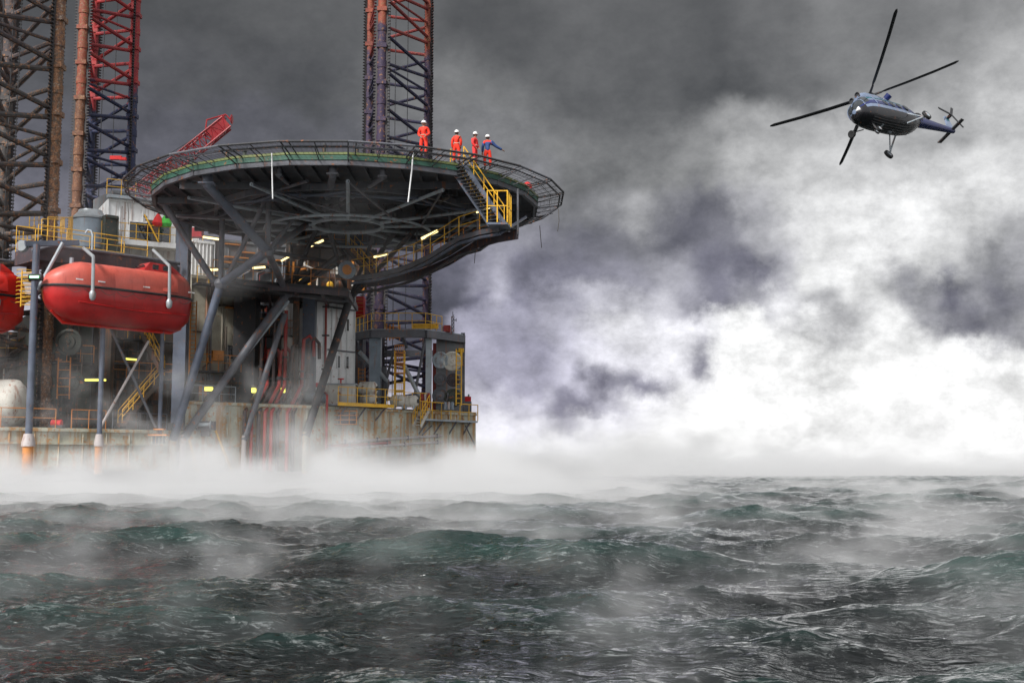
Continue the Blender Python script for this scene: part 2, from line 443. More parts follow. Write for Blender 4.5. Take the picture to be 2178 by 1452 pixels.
# ---------------------------------------------------------------- railings
_rc = 0
def railing(pts, label, group, h=1.1, gap=1.5, mat='yellow_paint', r=.028, closed=False, kick=False):
    pts = [Vector(p) for p in pts]
    root = thing('handrail', label, 'handrail', pts[0], group)
    segs = list(zip(pts, pts[1:]+([pts[0]] if closed else [])))
    if not closed: segs = segs[:len(pts)-1]
    path = pts + ([pts[0]] if closed else [])
    MB().path([up(p, h) for p in path], r, 6).build('top_rail', mat, root)
    MB().path([up(p, h*.52) for p in path], r*.8, 6).build('mid_rail', mat, root)
    if kick: MB().path([up(p, .08) for p in path], r*1.6, 4).build('kick_plate', mat, root)
    base = None
    posts = []
    for a, b in segs:
        n = max(1, round((b-a).length/gap))
        posts += [a.lerp(b, i/n) for i in range(n)]
    if not closed: posts.append(pts[-1])
    for p in posts:
        if base is None:
            base = MB().tube(p, up(p, h), r, 6).build('post', mat, root); b0 = p
        else:
            c = base.copy(); COL.objects.link(c); c.parent = root; c.location = p-b0
    return root

# ---------------------------------------------------------------- hull
HZ0, HZ1 = 2.25, 6.6
HZL = 4.75
hp = [X2(-330, 64.5), X2(370, 75.5), X2(692, 82), X2(1012, 92.5), X2(1000, 128), X2(-420, 128)]
hull = thing('rig_hull', 'rust streaked pale grey rig hull standing above the misty sea', 'rig hull', (hp[1][0], hp[1][1], HZ0))
_m = X2(392, 76.05); _m = (hp[1][0]+(hp[2][0]-hp[1][0])*.068, hp[1][1]+(hp[2][1]-hp[1][1])*.068)
HR_ = [_m, hp[2], hp[3], hp[4], (_m[0]-4, 128)]; HL_ = [hp[0], hp[1], _m, (_m[0]-4, 128), hp[5]]
SHL = MB().prism(HR_, HZ0, HZ1)
SHL.prism([hp[0], hp[1], (_m[0]-.003, _m[1]), (_m[0]-4.003, 128), hp[5]], HZ0, HZL)
g = 1.003
dk = MB()
inn = [(x+.02, y+.15) for x, y in HR_]
dk.prism([(x, y) for x, y in inn], HZ1+.003, HZ1+.05)
dk.prism([(x-.04, y+.15) for x, y in HL_], HZL+.003, HZL+.05)
dk.build('deck_plate', 'hull_deck', hull)
rb = SHL
_s = [(hp[0], hp[1], HZL), (hp[1], _m, HZL), (_m, hp[2], HZ1), (hp[2], hp[3], HZ1)]
for a, b, ht in _s:
    for z, w_ in ((ht-.12, .16), (HZ0+1.6, .10), (HZ0+.25, .12)):
        pa, pb = Vector((*a, z)), Vector((*b, z)); nrm = Vector((pb.y-pa.y, -(pb.x-pa.x), 0)).normalized()*.05
        rb.beam(pa+nrm, pb+nrm, .16, w_)
st = SHL
for a, b, ht in _s:
    pa, pb = Vector((*a, 0)), Vector((*b, 0)); L = (pb-pa).length; nrm = Vector((pb.y-pa.y, -(pb.x-pa.x), 0)).normalized()*.035
    n = int(L/1.35)
    for i in range(1, n):
        q = pa.lerp(pb, i/n)+nrm
        st.beam((q.x, q.y, HZ0+.32), (q.x, q.y, ht-.25), .07, .09)
SHL.build('side_shell', 'hull_paint', hull)
def onface(px, a=None, off=.12):
    """xy point just outside the hull side at bearing px"""
    d_ = ray(px, 930); s_ = d_.x/d_.y
    for (x0, y0), (x1, y1) in zip(hp[:3], hp[1:4]):
        den = (x1-x0)-s_*(y1-y0)
        t = (s_*y0-x0)/den
        if -.001 <= t <= 1.001:
            p = Vector((x0+(x1-x0)*t, y0+(y1-y0)*t, 0)); nrm = Vector((y1-y0, -(x1-x0), 0)).normalized()
            return p+nrm*off
    return None
def FZ(px, py, off=.12):
    p = onface(px, off=off); return P(px, py, p.y)

# long horizontal pipes on the right of the hull
for i, (x0, y0, x1, y1, m_, lab) in enumerate((
        (722, 940, 940, 926, 'pipe_white', 'upper pale horizontal pipe clamped along the right hull side'),
        (694, 956, 942, 939, 'pipe_white', 'lowest long pale pipe clamped along the right hull side'),
        (694, 949, 830, 941, 'pipe_red', 'short reddish pipe between the two long pale hull pipes'))):
    a, b = FZ(x0, y0, .3), FZ(x1, y1, .3)
    t = thing('hull_pipe', lab, 'pipe', a, 'pipes along the hull side')
    MB().path([a, b], .085, 8).build('pipe', m_, t, True)
    for f in (.05, .35, .65, .95):
        q = a.lerp(b, f); MB().box(q+Vector((0, .1, 0)), (.12, .4, .3)).build('pipe_clamp', 'steel_grey', t)
# red riser down the white wall
a, b = P(694, 632, 84.5), FZ(694, 955, .35)
t = thing('fire_main', 'tall thin red pipe running down beside the white panelled wall', 'pipe', (b.x, b.y, b.z))
MB().path([a, Vector((a.x, a.y, HZ1+1.1)), (b.x, b.y, HZ1+.7), b], .085, 8).build('pipe', 'pipe_red', t, True)
for f in (.1, .4, .75):
    q = a.lerp(Vector((a.x, a.y, HZ1+1)), f); MB().box(q, (.5, .2, .1)).build('pipe_clamp', 'steel_dark', t)

# ---------------------------------------------------------------- jack-up legs
def leg(name, label, ch, z0, z1, bay, cw, mats, phase=0, teeth=True):
    """three chords with rack teeth, zigzag bracing on the three faces"""
    cen = Vector((sum(c[0] for c in ch)/3, sum(c[1] for c in ch)/3, 0))
    root = thing(name, label, 'jack-up leg', (cen.x, cen.y, z0))
    for i, c in enumerate(ch):
        o = Vector((c[0], c[1], 0)); outd = (o-cen).normalized(); tg = Vector((-outd.y, outd.x, 0))
        b = MB(); b.tube((c[0], c[1], z0), (c[0], c[1], z1), cw*.42, 12)
        w = mats[1][i]
        zz = z0+phase
        while zz < z1-.6:
            b.tube((c[0], c[1], zz-.28), (c[0], c[1], zz+.28), cw*.47, 12); b.box((c[0], c[1], zz+bay*.5), (cw*.92, cw*.92, .34)); zz += bay
        co = b.build('chord', w, root, True)
        M = Matrix((tg, outd, Vector((0, 0, 1)))).transposed()
        r_ = MB(); r_.box((o.x, o.y, (z0+z1)/2), (cw*1.12, .16, z1-z0-.02), M)
        z = z0+.1; hp_ = .17
        while z < z1-.2:
            for s_ in (-1, 1):
                x0 = cw*.56*s_; x1 = (cw*.56+.2)*s_
                vs = []
                for yy in (-.075, .075):
                    for xx, zz in ((x0, z), (x1, z+.05), (x1, z+.10), (x0, z+.155)):
                        vs.append(o + tg*xx + outd*yy + Vector((0, 0, zz)))
                r_.add(vs, [(0, 1, 2, 3), (7, 6, 5, 4), (0, 4, 5, 1), (1, 5, 6, 2), (2, 6, 7, 3)])
            z += hp_*1.5
        rk = r_.build('rack', 'leg_rack', co)
    n = int((z1-z0)/bay)
    for i in range(3):
        a, b = ch[i], ch[(i+1) % 3]
        A = Vector((a[0], a[1], 0)); B = Vector((b[0], b[1], 0))
        br = MB(); nod = MB()
        for j in range(n+1):
            za = z0+phase+j*bay; zm = za+bay*.5
            if zm > z1: break
            dz = .22
            br.tube(up(A, za+dz), up(B, zm-dz), cw*.17, 8, cap=False)
            if za+bay < z1: br.tube(up(B, zm+dz), up(A, za+bay-dz), cw*.17, 8, cap=False)
            if j % 2 == 0 and i != 1: br.tube(up(A, za), up(B, za), cw*.12, 8, cap=False)
        br.build('bracing', mats[0], root, True)
    wr = MB()
    for f, gq in ((.35, .25), (.6, .2), (.3, .5)):
        q = Vector((ch[0][0], ch[0][1], 0))*(1-f-gq)+Vector((ch[1][0], ch[1][1], 0))*f+Vector((ch[2][0], ch[2][1], 0))*gq
        wr.tube(up(q, z0+6), up(q, z1), .035, 5)
    wr.build('hanging_pipe', 'wire', root)
    return root
plain('leg_rack', (.045, .04, .042), .7)
leg('jackup_leg', 'broad rust covered lattice leg cut off by the left edge', [X2(108, 77, 450), X2(4, 84, 450), X2(-75, 72, 450)], -2, 46, 3.15, 1.02,
    ('leg_steel_rusty', ('leg_chord_rusty', 'leg_steel_rusty', 'leg_steel_rusty')), .4)
leg('jackup_leg', 'lattice leg with red top and orange left chord behind the silo tank', [X2(163, 98, 450), X2(283, 103, 200), X2(192, 107, 300)], -2, 56, 3.0, .95,
    ('leg_steel_navy', ('leg_chord_orange', 'leg_chord_navy', 'leg_steel_navy')), .2)
leg('jackup_leg', 'slender lattice leg rising behind the round helicopter deck', [X2(811, 93, 250), X2(911, 100, 250), X2(785, 101, 250)], -2, 54, 2.95, .82,
    ('leg_steel_plum', ('leg_chord_plum', 'leg_chord_plum', 'leg_chord_plum')), .5)

# ---------------------------------------------------------------- helicopter deck
HC = Vector((-10.35, 76.0, 0)); HR = 11.95; NR = 13.65; TZ = 19.2; NS = 24
hd = thing('helideck', 'huge round helicopter deck on steel struts with safety net frame', 'helideck', (HC.x, HC.y, TZ-1.0))
def ringp(r, z, k, n=NS, ph=.5):
    a = 2*math.pi*(k+ph)/n - math.pi/2
    return Vector((HC.x+r*math.cos(a), HC.y+r*math.sin(a), z))
poly = [ringp(HR, 0, k)[:2] for k in range(NS)]
MB().prism(poly, TZ-.16, TZ).build('deck_plate', 'green_edge', hd)
MB().prism([ringp(HR-.03, 0, k)[:2] for k in range(NS)], TZ-.42, TZ-.163).build('under_plate', 'deck_under', hd)
eb = MB()
for k in range(NS):
    eb.beam(ringp(HR-.05, TZ-.42, k), ringp(HR-.05, TZ-.42, k+1), .22, .46)
eb.build('edge_beam', 'steel_grey', hd)
eb = MB()
for k in range(NS):
    eb.beam(ringp(HR+.085, TZ-.24, k), ringp(HR+.085, TZ-.24, k+1), .05, .26)
eb.build('edge_band', 'green_edge', hd)
eb = MB()
for k in range(NS):
    eb.beam(ringp(HR+.09, TZ-.03, k), ringp(HR+.09, TZ-.03, k+1), .10, .13)
eb.build('gutter', 'olive_edge', hd)
gm = MB()
xs = -HR+1.0
while xs < HR:
    L = math.sqrt(max(0, HR*HR-xs*xs))-.3
    gm.beam((HC.x+xs, HC.y-L, TZ-.54), (HC.x+xs, HC.y+L, TZ-.54), .10, .22); xs += .95
gm.build('joist', 'deck_under', hd)
gm = MB()
for ys in (-8, -4.2, 0, 4.2, 8):
    L = math.sqrt(HR*HR-ys*ys)-.4
    gm.beam((HC.x-L, HC.y+ys, TZ-.86), (HC.x+L, HC.y+ys, TZ-.86), .2, .4)
gm.build('girder', 'deck_under', hd)
gm = MB()
for k in range(NS):
    gm.beam(ringp(8.2, TZ-.98, k), ringp(8.2, TZ-.98, k+1), .2, .35)
gm.build('ring_girder', 'steel_grey', hd)
for k in range(12):
    a_, b_ = ringp(2.2, TZ-1.55, k*2), ringp(10.6, TZ-1.2, k*2)
    MB().tube(a_, b_, .11, 8).build('spider_tube', 'steel_pale', hd, True)
    MB().tube(ringp(8.2, TZ-1.25, k*2), ringp(8.2, TZ-1.25, k*2+4), .08, 8).build('spider_tube', 'steel_blue', hd, True)
    MB().tube(b_, ringp(5.2, TZ-1.9, k*2+2), .07, 6).build('spider_tube', 'steel_grey', hd, True)
MB().path([ringp(2.2, TZ-1.55, k) for k in range(NS)], .13, 8, True).build('hub_ring', 'steel_pale', hd, True)
MB().path([ringp(5.2, TZ-1.95, k) for k in range(NS)], .09, 8, True).build('hub_ring', 'steel_pale', hd, True)
# safety net frame round the rim, one bay per facet
NZ = TZ+.2
for k in range(NS):
    i0, i1 = ringp(HR+.1, TZ-.05, k), ringp(HR+.1, TZ-.05, k+1); o0, o1 = ringp(NR, NZ, k), ringp(NR, NZ, k+1)
    u0, u1 = ringp(NR-.22, NZ-.22, k), ringp(NR-.22, NZ-.22, k+1)
    fr = MB()
    fr.path([o0, o1], .065, 6); fr.path([u0, u1], .05, 6)
    fr.path([i0, o0], .045, 6); fr.path([i0-Vector((0, 0, .35)), u0], .035, 6)
    m0, m1 = i0.lerp(i1, .12), o0.lerp(o1, .12); fr.path([m0, m1], .04, 6)
    m0, m1 = i0.lerp(i1, .5), o0.lerp(o1, .5); fr.path([m0, m1], .03, 6); fr.path([m0-Vector((0, 0, .3)), m1-Vector((0, 0, .22))], .028, 6)
    fr.path([i0.lerp(o0, .5), i1.lerp(o1, .5)], .022, 5)
    fo = fr.build('net_frame', 'steel_dark' if k % 3 else 'steel_grey', hd)
    nt = MB()
    for j in range(1, 12):
        nt.path([i0.lerp(i1, j/12), o0.lerp(o1, j/12)], .009, 3)
    for j in range(1, 7):
        nt.path([i0.lerp(o0, j/7), i1.lerp(o1, j/7)], .009, 3)
    nt.build('net', 'wire', fo)
# rim lamps and fire monitors
for k, lab in ((-3.2, 'dark green rim lamp left of the crane boom foot'), (-1.9, 'dark rim lamp on the deck edge right of the red boom'), (.15, 'dark green rim lamp on the near middle of the deck edge'), (1.2, 'dark rim lamp left of the first worker'),
               (5.2, 'small rim lamp on the far right curve of the deck'), (6.3, 'small rim lamp at the right tip of the deck')):
    p = ringp(HR-.25, TZ, k)
    t = thing('deck_lamp', lab, 'lamp', p, 'lamps round the deck rim')
    MB().lathe(p, [(.22, 0), (.22, .1), (.1, .13), (.1, .3)], n=12).build('base', 'machine_green', t)
    MB().lathe(up(p, .3), [(.13, 0), (.15, .12), (.1, .24), (.02, .28)], n=12).build('lens', 'dark_glass', t)
for px, py, lab in ((690, 318, 'green fire monitor in the middle of the near deck edge'), (448, 342, 'green fire monitor on the left of the near deck edge')):
    q = PZ(px, 330, TZ+.02); dirv = (HC-Vector((q.x, q.y, 0))).normalized(); k0 = Vector((q.x, q.y, TZ+.02))
    kk = HC + (Vector((q.x, q.y, 0))-HC).normalized()*(HR-.4); k0 = Vector((kk.x, kk.y, TZ+.002))
    t = thing('fire_monitor', lab, 'fire monitor', k0)
    MB().tube(k0, up(k0, .45), .11, 10).build('pedestal', 'machine_green', t)
    MB().path([up(k0, .45), up(k0, .6)+dirv*.1, up(k0, .72)+dirv*.75], [.1, .09, .05], 8).build('nozzle', 'steel_dark', t)
p = ringp(HR-.3, TZ, 4.55)
tag(MB().lathe(p, [(.24, 0), (.30, .15), (.28, .4), (.14, .55), (.02, .6)], n=16).build('beacon_light', 'tarp_red', None, True), 'small round red beacon on the right deck rim near the net', 'beacon')

# deck support struts
N2 = P(569, 535, 72); N1 = P(469, 604, 74.5); M3 = P(689, 453, 77.5); Q6 = P(610, 624, 80); Q7 = P(743, 638, 84)
def D(px, py):
    q = PZ(px, py, TZ-1.05); r_ = Vector((q.x-HC.x, q.y-HC.y, 0))
    if r_.length > HR-.75: r_ *= (HR-.75)/r_.length
    return Vector((HC.x+r_.x, HC.y+r_.y, TZ-1.05))
sup = thing('deck_support', 'web of grey tubular struts carrying the round deck', 'support frame', (N2.x, N2.y, HZ1))
TUB = [(D(419, 388), N2, .27, 'steel_blue'), (N2, N1, .26, 'steel_blue'), (D(572, 428), N2, .17, 'steel_grey'), (D(640, 447), N2, .12, 'steel_grey'),
 (M3, N2, .2, 'steel_grey'), (D(473, 453), N1, .17, 'steel_grey'), (D(563, 430), P(482, 590, 74.3), .14, 'steel_grey'), (D(346, 436), P(455, 598, 74.6), .2, 'steel_grey'),
 (D(699, 348), M3, .2, 'steel_grey'), (D(744, 411), M3, .11, 'steel_grey'), (D(588, 372), M3, .11, 'steel_grey'), (D(383, 467), D(654, 385), .10, 'steel_grey'),
 (D(585, 425), M3, .12, 'steel_grey'), (D(822, 368), P(700, 450, 77.5), .15, 'steel_grey'), (M3, P(843, 487, 80), .15, 'steel_dark'), (D(955, 416), P(843, 487, 80), .14, 'steel_dark'),
 (D(840, 450), P(843, 487, 80), .1, 'steel_dark'), (M3, Q6, .16, 'steel_dark'), (P(843, 487, 80), Q7, .18, 'steel_dark'), (Q7, M3, .15, 'steel_dark'),
 (N2, Q6, .2, 'steel_grey'), (N1, Q6, .18, 'steel_dark'), (Q6, Q7, .2, 'steel_grey'), (N1, Q7, .13, 'steel_dark'), (N2, P(720, 560, 82), .13, 'steel_dark'),
 (P(720, 560, 82), Q6, .14, 'steel_grey'), (Q6, P(715, 548, 80), .2, 'steel_dark'), (P(560, 622, 78), P(735, 545, 82), .14, 'steel_dark'), (D(700, 500), P(735, 545, 82), .12, 'steel_dark'), (D(800, 490), Q7, .13, 'steel_dark'),
 (D(900, 470), Q7, .16, 'steel_dark'), (D(383, 467), P(473, 500, 75.5), .1, 'steel_dark'), (D(540, 500), M3, .1, 'steel_dark')]
for a, b, r, m_ in TUB:
    b_ = MB().tube(a, b, r, 12)
    if abs(a.z-(TZ-1.05)) < .01 and (Vector((a.x, a.y, 0))-HC).length < HR-.3:
        b_.tube(up(a, -.0), up(a, .6), r*1.15, 12); b_.box(up(a, .05), (r*3.2, r*3.2, .08)); b_.lathe(up(a, -r), [(.01, 0), (r*.8, r*.4), (r*1.1, r), (r*.8, r*1.6), (.01, 2*r)], n=12)
    b_.build('strut', m_, sup, True)
for c, r in ((N2, .42), (N1, .42), (M3, .34), (Q6, .4), (Q7, .45)):
    MB().lathe(c-Vector((0, 0, r)), [(.02, 0), (r*.7, r*.3), (r, r), (r*.7, r*1.7), (.02, 2*r)], n=12).build('node', 'steel_grey', sup, True)
FEET = [(N1, FZ(368, 936, .5), .26, 'steel_blue', 370), (Q6, FZ(388, 934, .5), .26, 'steel_grey', 384), (P(606, 668, 80), FZ(519, 936, .5), .2, 'steel_grey', 520), (Q7, FZ(650, 928, .5), .27, 'steel_dark', 648)]
for a, b, r, m_, px in FEET:
    MB().tube(a, b, r, 14).build('raker', m_, sup, True)
    bb = Vector((b.x, b.y, HZ0-.15))
    MB().tube(up(b, .3), bb, r*.8, 10).build('raker_foot', 'pipe_white' if px in (384, 520) else 'hull_paint', sup, True)
a = P(613, 640, 80.2); MB().tube(a, P(400, 908, 76), .13, 10).build('raker', 'steel_pale', sup, True)
# hanging hoses and ropes
def hang(name, pts, r, m_, lab, grp):
    tag(MB().path(pts, r, 6).build(name, m_, None, True), lab, 'hose' if 'hose' in name else 'rope', grp)
hang('hanging_hose', [P(578, 326, 63.9), P(579, 380, 63.9), P(580, 423, 63.9)], .035, 'hose_white', 'short white hose hanging straight from the near left deck edge', 'white hoses hanging from the deck')
hang('hanging_hose', [P(879, 322, 64.2), P(876, 360, 64.2), P(868, 430, 64.2)], .04, 'hose_white', 'long slanting white hose hanging below the first worker', 'white hoses hanging from the deck')
for pts, lab in ((((1148, 480), (1150, 505), (1152, 527)), 'thin dark rope end hanging under the right tip of the net'), (((1188, 445), (1189, 470), (1186, 492)), 'thin rope hanging from the outermost corner of the net'),
                 (((1014, 512), (1011, 535), (1009, 560)), 'thin rope hanging below the walkway bend'), (((272, 432), (273, 452), (273, 478)), 'thin dark rope hanging from the left tip of the net')):
    Yq = 77 if pts[0][0] > 1100 or pts[0][0] < 400 else 84
    hang('hanging_rope', [P(x, y, Yq) for x, y in pts], .025, 'rope', lab, 'rope ends hanging from the deck')

# ---------------------------------------------------------------- stair and curved walkway under the deck
def stair(name, a, b, wdt, n, lab, mat_s='steel_blue', mat_t='steel_dark', rail=True, side=None, sw=.26):
    a, b = Vector(a), Vector(b); d_ = b-a; hz = Vector((d_.x, d_.y, 0)); sd_ = side or (Vector((-hz.y, hz.x, 0)).normalized() if hz.length > .1 else Vector((1, 0, 0)))
    root = thing(name, lab, 'stair', b if b.z < a.z else a)
    for s_ in (-1, 1):
        MB().beam(a+sd_*wdt/2*s_, b+sd_*wdt/2*s_, .07, sw).build('stringer', mat_s, root)
    for i in range(n):
        q = a.lerp(b, (i+.5)/n); MB().beam(q-sd_*(wdt/2-.04), q+sd_*(wdt/2-.04), .24, .045).build('tread', mat_t, root)
    if rail:
        for s_ in (-1, 1):
            o = sd_*wdt/2*s_
            r_ = MB(); r_.path([up(a+o, 1.0), up(b+o, 1.0)], .032, 6); r_.path([up(a+o, .55), up(b+o, .55)], .025, 6)
            for f in (0, .25, .5, .75, 1): q = a.lerp(b, f)+o; r_.tube(q, up(q, 1.0), .028, 6)
            r_.build('stair_rail', 'yellow_paint', root)
    return root
sa = PZ(972, 352, TZ-.1); sb = P(1058, 478, 66.5)
stair('access_stair', sa, sb, .95, 18, 'steep steel stair with yellow rails climbing to the right deck rim', side=Vector((.8, -.6, 0)))
# box round foot of the stair
l0 = sb+Vector((-.5, -.5, 0))
WK = [P(1062, 482, 67), P(1020, 490, 68.5), P(976, 503, 70), P(945, 522, 71.5), P(915, 541, 73), P(880, 558, 75), P(848, 570, 77), P(800, 582, 79), P(748, 589, 81)]
wk = thing('walkway', 'curved gangway with brown side plate sweeping under the deck', 'walkway', WK[0])
def offs(p, q, w): d_ = (q-p); n_ = Vector((-d_.y, d_.x, 0)).normalized(); return n_*w
fl = MB(); s1 = MB(); s2 = MB()
inner = []
for i, p in enumerate(WK):
    q = WK[min(i+1, len(WK)-1)]; o_ = WK[max(i-1, 0)]; n_ = offs(o_, q, 1.3)
    if n_.y < 0: n_ = -n_
    inner.append(p+n_)
for i in range(len(WK)-1):
    a, b, c, d_ = WK[i], WK[i+1], inner[i+1], inner[i]
    dz = Vector((0, 0, .06))
    fl.add([a, b, c, d_, a+dz, b+dz, c+dz, d_+dz], [(0, 1, 2, 3), (7, 6, 5, 4), (0, 4, 5, 1), (1, 5, 6, 2), (2, 6, 7, 3), (3, 7, 4, 0)])
    s1.beam(up(a, -.12), up(b, -.12), .08, .26); s2.beam(up(d_, -.3), up(c, -.3), .1, .5)
fl.build('floor', 'steel_dark', wk); s1.build('side_plate', 'steel_grey', wk); s2.build('side_plate', 'plum_steel', wk)
MB().path([P(1118, 462, 72)]+[up(p, -.42) for p in WK], .09, 10).build('carrier_tube', 'steel_blue', wk, True)
MB().path([P(1120, 470, 76), P(1075, 492, 75)]+[up(p, -.95)+Vector((0, .9, 0)) for p in WK[1:]], .10, 10).build('carrier_tube', 'steel_dark', wk, True)
for i in range(0, len(WK), 2):
    MB().tube(up(inner[i], -.3), PZ(*pix(inner[i]+Vector((0, 0, 2.2))), TZ-1.1) if False else up(inner[i], TZ-1.1-inner[i].z), .06, 8).build('hanger', 'steel_grey', wk, True)
railing([up(p, .06) for p in WK[1:]], 'yellow outer handrail of the curved gangway under the deck', 'handrails of the gangway', 1.1, 1.3)
railing([up(p, .06) for p in inner[1:]], 'rusty yellow inner handrail of the curved gangway behind the lamps', 'handrails of the gangway', 1.1, 1.3, 'orange_paint')
c0 = [sb+Vector((-.55, -.6, 0)), sb+Vector((.55, -.6, 0)), sb+Vector((.75, .7, 0)), sb+Vector((-.35, .8, 0))]
tag(MB().prism([p[:2] for p in c0], sb.z-.1, sb.z+.02).build('stair_landing', 'steel_blue', None), 'small blue grey landing at the foot of the right deck stair', 'landing')
railing([up(p, .02) for p in (c0[0], c0[1], c0[2])], 'tall yellow cage rail round the stair landing on the right', 'handrails of the gangway', 1.75, .7, r=.035)

# service platform between the struts
z_ = Zat(600, 610, 80)
pl = [X2(452, 75.8, 600), X2(740, 80.5, 600), X2(760, 88, 600), X2(450, 85, 600)]
sp_ = thing('service_platform', 'dark lamp lit platform behind the lower deck struts', 'platform', (pl[0][0], pl[0][1], z_))
MB().prism(pl, z_-.2, z_).build('floor', 'steel_dark', sp_)
bm_ = MB()
for f in (.0, .2, .4, .6, .8, 1):
    a = Vector((*pl[0], z_-.4)).lerp(Vector((*pl[1], z_-.4)), f); b = Vector((*pl[3], z_-.4)).lerp(Vector((*pl[2], z_-.4)), f); bm_.beam(a, b, .16, .36)
bm_.beam((*pl[0], z_-.38), (*pl[1], z_-.38), .12, .34)
bm_.build('joist', 'plum_steel', sp_)
railing([(*pl[0], z_), (*pl[1], z_)], 'rusty handrail in front of the dark service platform', 'handrails under the deck', 1.1, 1.4, 'orange_paint')
z2 = z_+3.2
pl2 = [X2(620, 82, 520), X2(800, 84, 520), X2(800, 88, 520), X2(620, 87, 520)]
up2 = thing('service_platform', 'upper rusty platform under the middle of the deck', 'platform', (pl2[0][0], pl2[0][1], z2))
MB().prism(pl2, z2-.15, z2).build('floor', 'plum_steel', up2)
for f in (0, .33, .66, 1):
    a = Vector((*pl2[0], z_)).lerp(Vector((*pl2[1], z_)), f); MB().tube(a, up(a, z2-z_), .09, 8).build('column', 'steel_grey', up2)
railing([(*pl2[0], z2), (*pl2[1], z2)], 'rusty handrail of the upper platform under the deck', 'handrails under the deck', 1.1, 1.0, 'orange_paint')
stair('access_stair', P(745, 530, 82.5), P(795, 585, 81), .8, 12, 'rusty stair between the dark platforms under the deck', 'plum_steel', 'orange_paint')
tag(MB().lathe(P(738, 574, 79.2), [(.55, -.25), (.62, 0), (.55, .15), (.3, .2)], axis=(.5, -.85, 0), n=20).build('vent_cowl', 'tank_blue', None, True), 'round blue cowl with an orange centre below the deck', 'vent')
tag(MB().lathe(P(737, 574, 78.9), [(.01, 0), (.3, .02), (.34, .1), (.2, .18)], axis=(.5, -.85, 0), n=16).build('orange_lamp', 'orange_paint', None, True), 'orange painted disc in the middle of the blue cowl', 'lamp')  # disc has orange paint only, no emission

# dark backdrop house on the service level
def _bk(): pass
# strip lamps
def strip(px0, py0, px1, py1, Y, lab, m_='tube_light', w=.10, Y2=None):
    a, b = P(px0, py0, Y), P(px1, py1, Y2 or Y)
    t = thing('strip_lamp', lab, 'strip lamp', (a+b)/2, 'fluorescent strip lamps on the rig')
    MB().beam(a, b, w*1.2, w).build('tube', m_, t)
    MB().beam(up(a, w*.9), up(b, w*.9), w*2.2, w*.5).build('housing', 'lamp_case', t)
strip(896, 508, 931, 491, 73.5, 'long bright strip lamp slanting along the curved gangway', w=.13)
strip(795, 547, 825, 540, 79, 'yellowish strip lamp at the lower end of the gangway', w=.11)
strip(1013, 452, 1050, 442, 68.5, 'bright strip lamp beside the stair landing at the right', w=.08)
strip(655, 526, 688, 511, 81.2, 'slanting strip lamp above the service platform', w=.12)
strip(448, 574, 466, 573, 76.5, 'short strip lamp beside the lowest left strut node', w=.12)
strip(537, 570, 564, 568, 79, 'strip lamp right of the big strut node', w=.12)
strip(598, 555, 616, 545, 81, 'short slanting strip lamp behind the struts', w=.1)
strip(432, 504, 466, 509, 84, 'white strip lamp under the left of the deck', w=.12)
strip(181, 808, 225, 808, 77, 'long yellow strip lamp behind the second davit post', 'tube_yellow', .11)
strip(268, 763, 291, 765, 79, 'short yellow strip lamp where the braces cross', 'tube_yellow', .11)
strip(436, 827, 452, 827, 81, 'greenish yellow lamp under the beige wall', 'tube_yellow', .25)
strip(536, 830, 544, 830, 81, 'small yellow lamp between the dark columns', 'tube_yellow', .3)
strip(598, 830, 606, 830, 83, 'small yellow lamp behind the red pipes', 'tube_yellow', .3)
# ---------------------------------------------------------------- accommodation, columns, pipes
def block(name, lab, cat, pxa, Ya, pxb, Yb, depth, z0, z1, mat, ribs=0, ribmat=None):
    a, b = Vector((*X2(pxa, Ya), 0)), Vector((*X2(pxb, Yb), 0)); n_ = Vector((-(b-a).y, (b-a).x, 0)).normalized()
    if n_.y < 0: n_ = -n_
    pl_ = [a[:2], b[:2], (b+n_*depth)[:2], (a+n_*depth)[:2]]
    t = thing(name, lab, cat, (a.x, a.y, z0))
    MB().prism(pl_, z0, z1).build('wall', mat, t)
    if ribs:
        r_ = MB()
        for i in range(ribs+1):
            q = a.lerp(b, i/ribs)-n_*.04; r_.beam((q.x, q.y, z0+.05), (q.x, q.y, z1-.05), .09, .09)
        r_.build('rib', ribmat or mat, t)
    def at(u, z, out=.05):
        q = a.lerp(b, u)-n_*out; return Vector((q.x, q.y, z))
    MB().beam(at(-.003, z1-.08), at(1.003, z1-.08), .14, .2).build('cornice', ribmat or mat, t)
    return t, at, (b-a).normalized(), n_
def window(t, at, u, z, w, h, n_, tdir, label=None, mat='dark_glass', frame='white_wall'):
    c = at(u, z, .05); M = Matrix((tdir, n_, Vector((0, 0, 1)))).transposed()
    f = MB().box(c, (w+.14, .1, h+.14), M).build('window', frame, t, label=label)
    MB().box(c-n_*.06, (w, .03, h), M).build('pane', mat, f)
    return f
Zd = HZ1+.06; ZL = HZL+.055
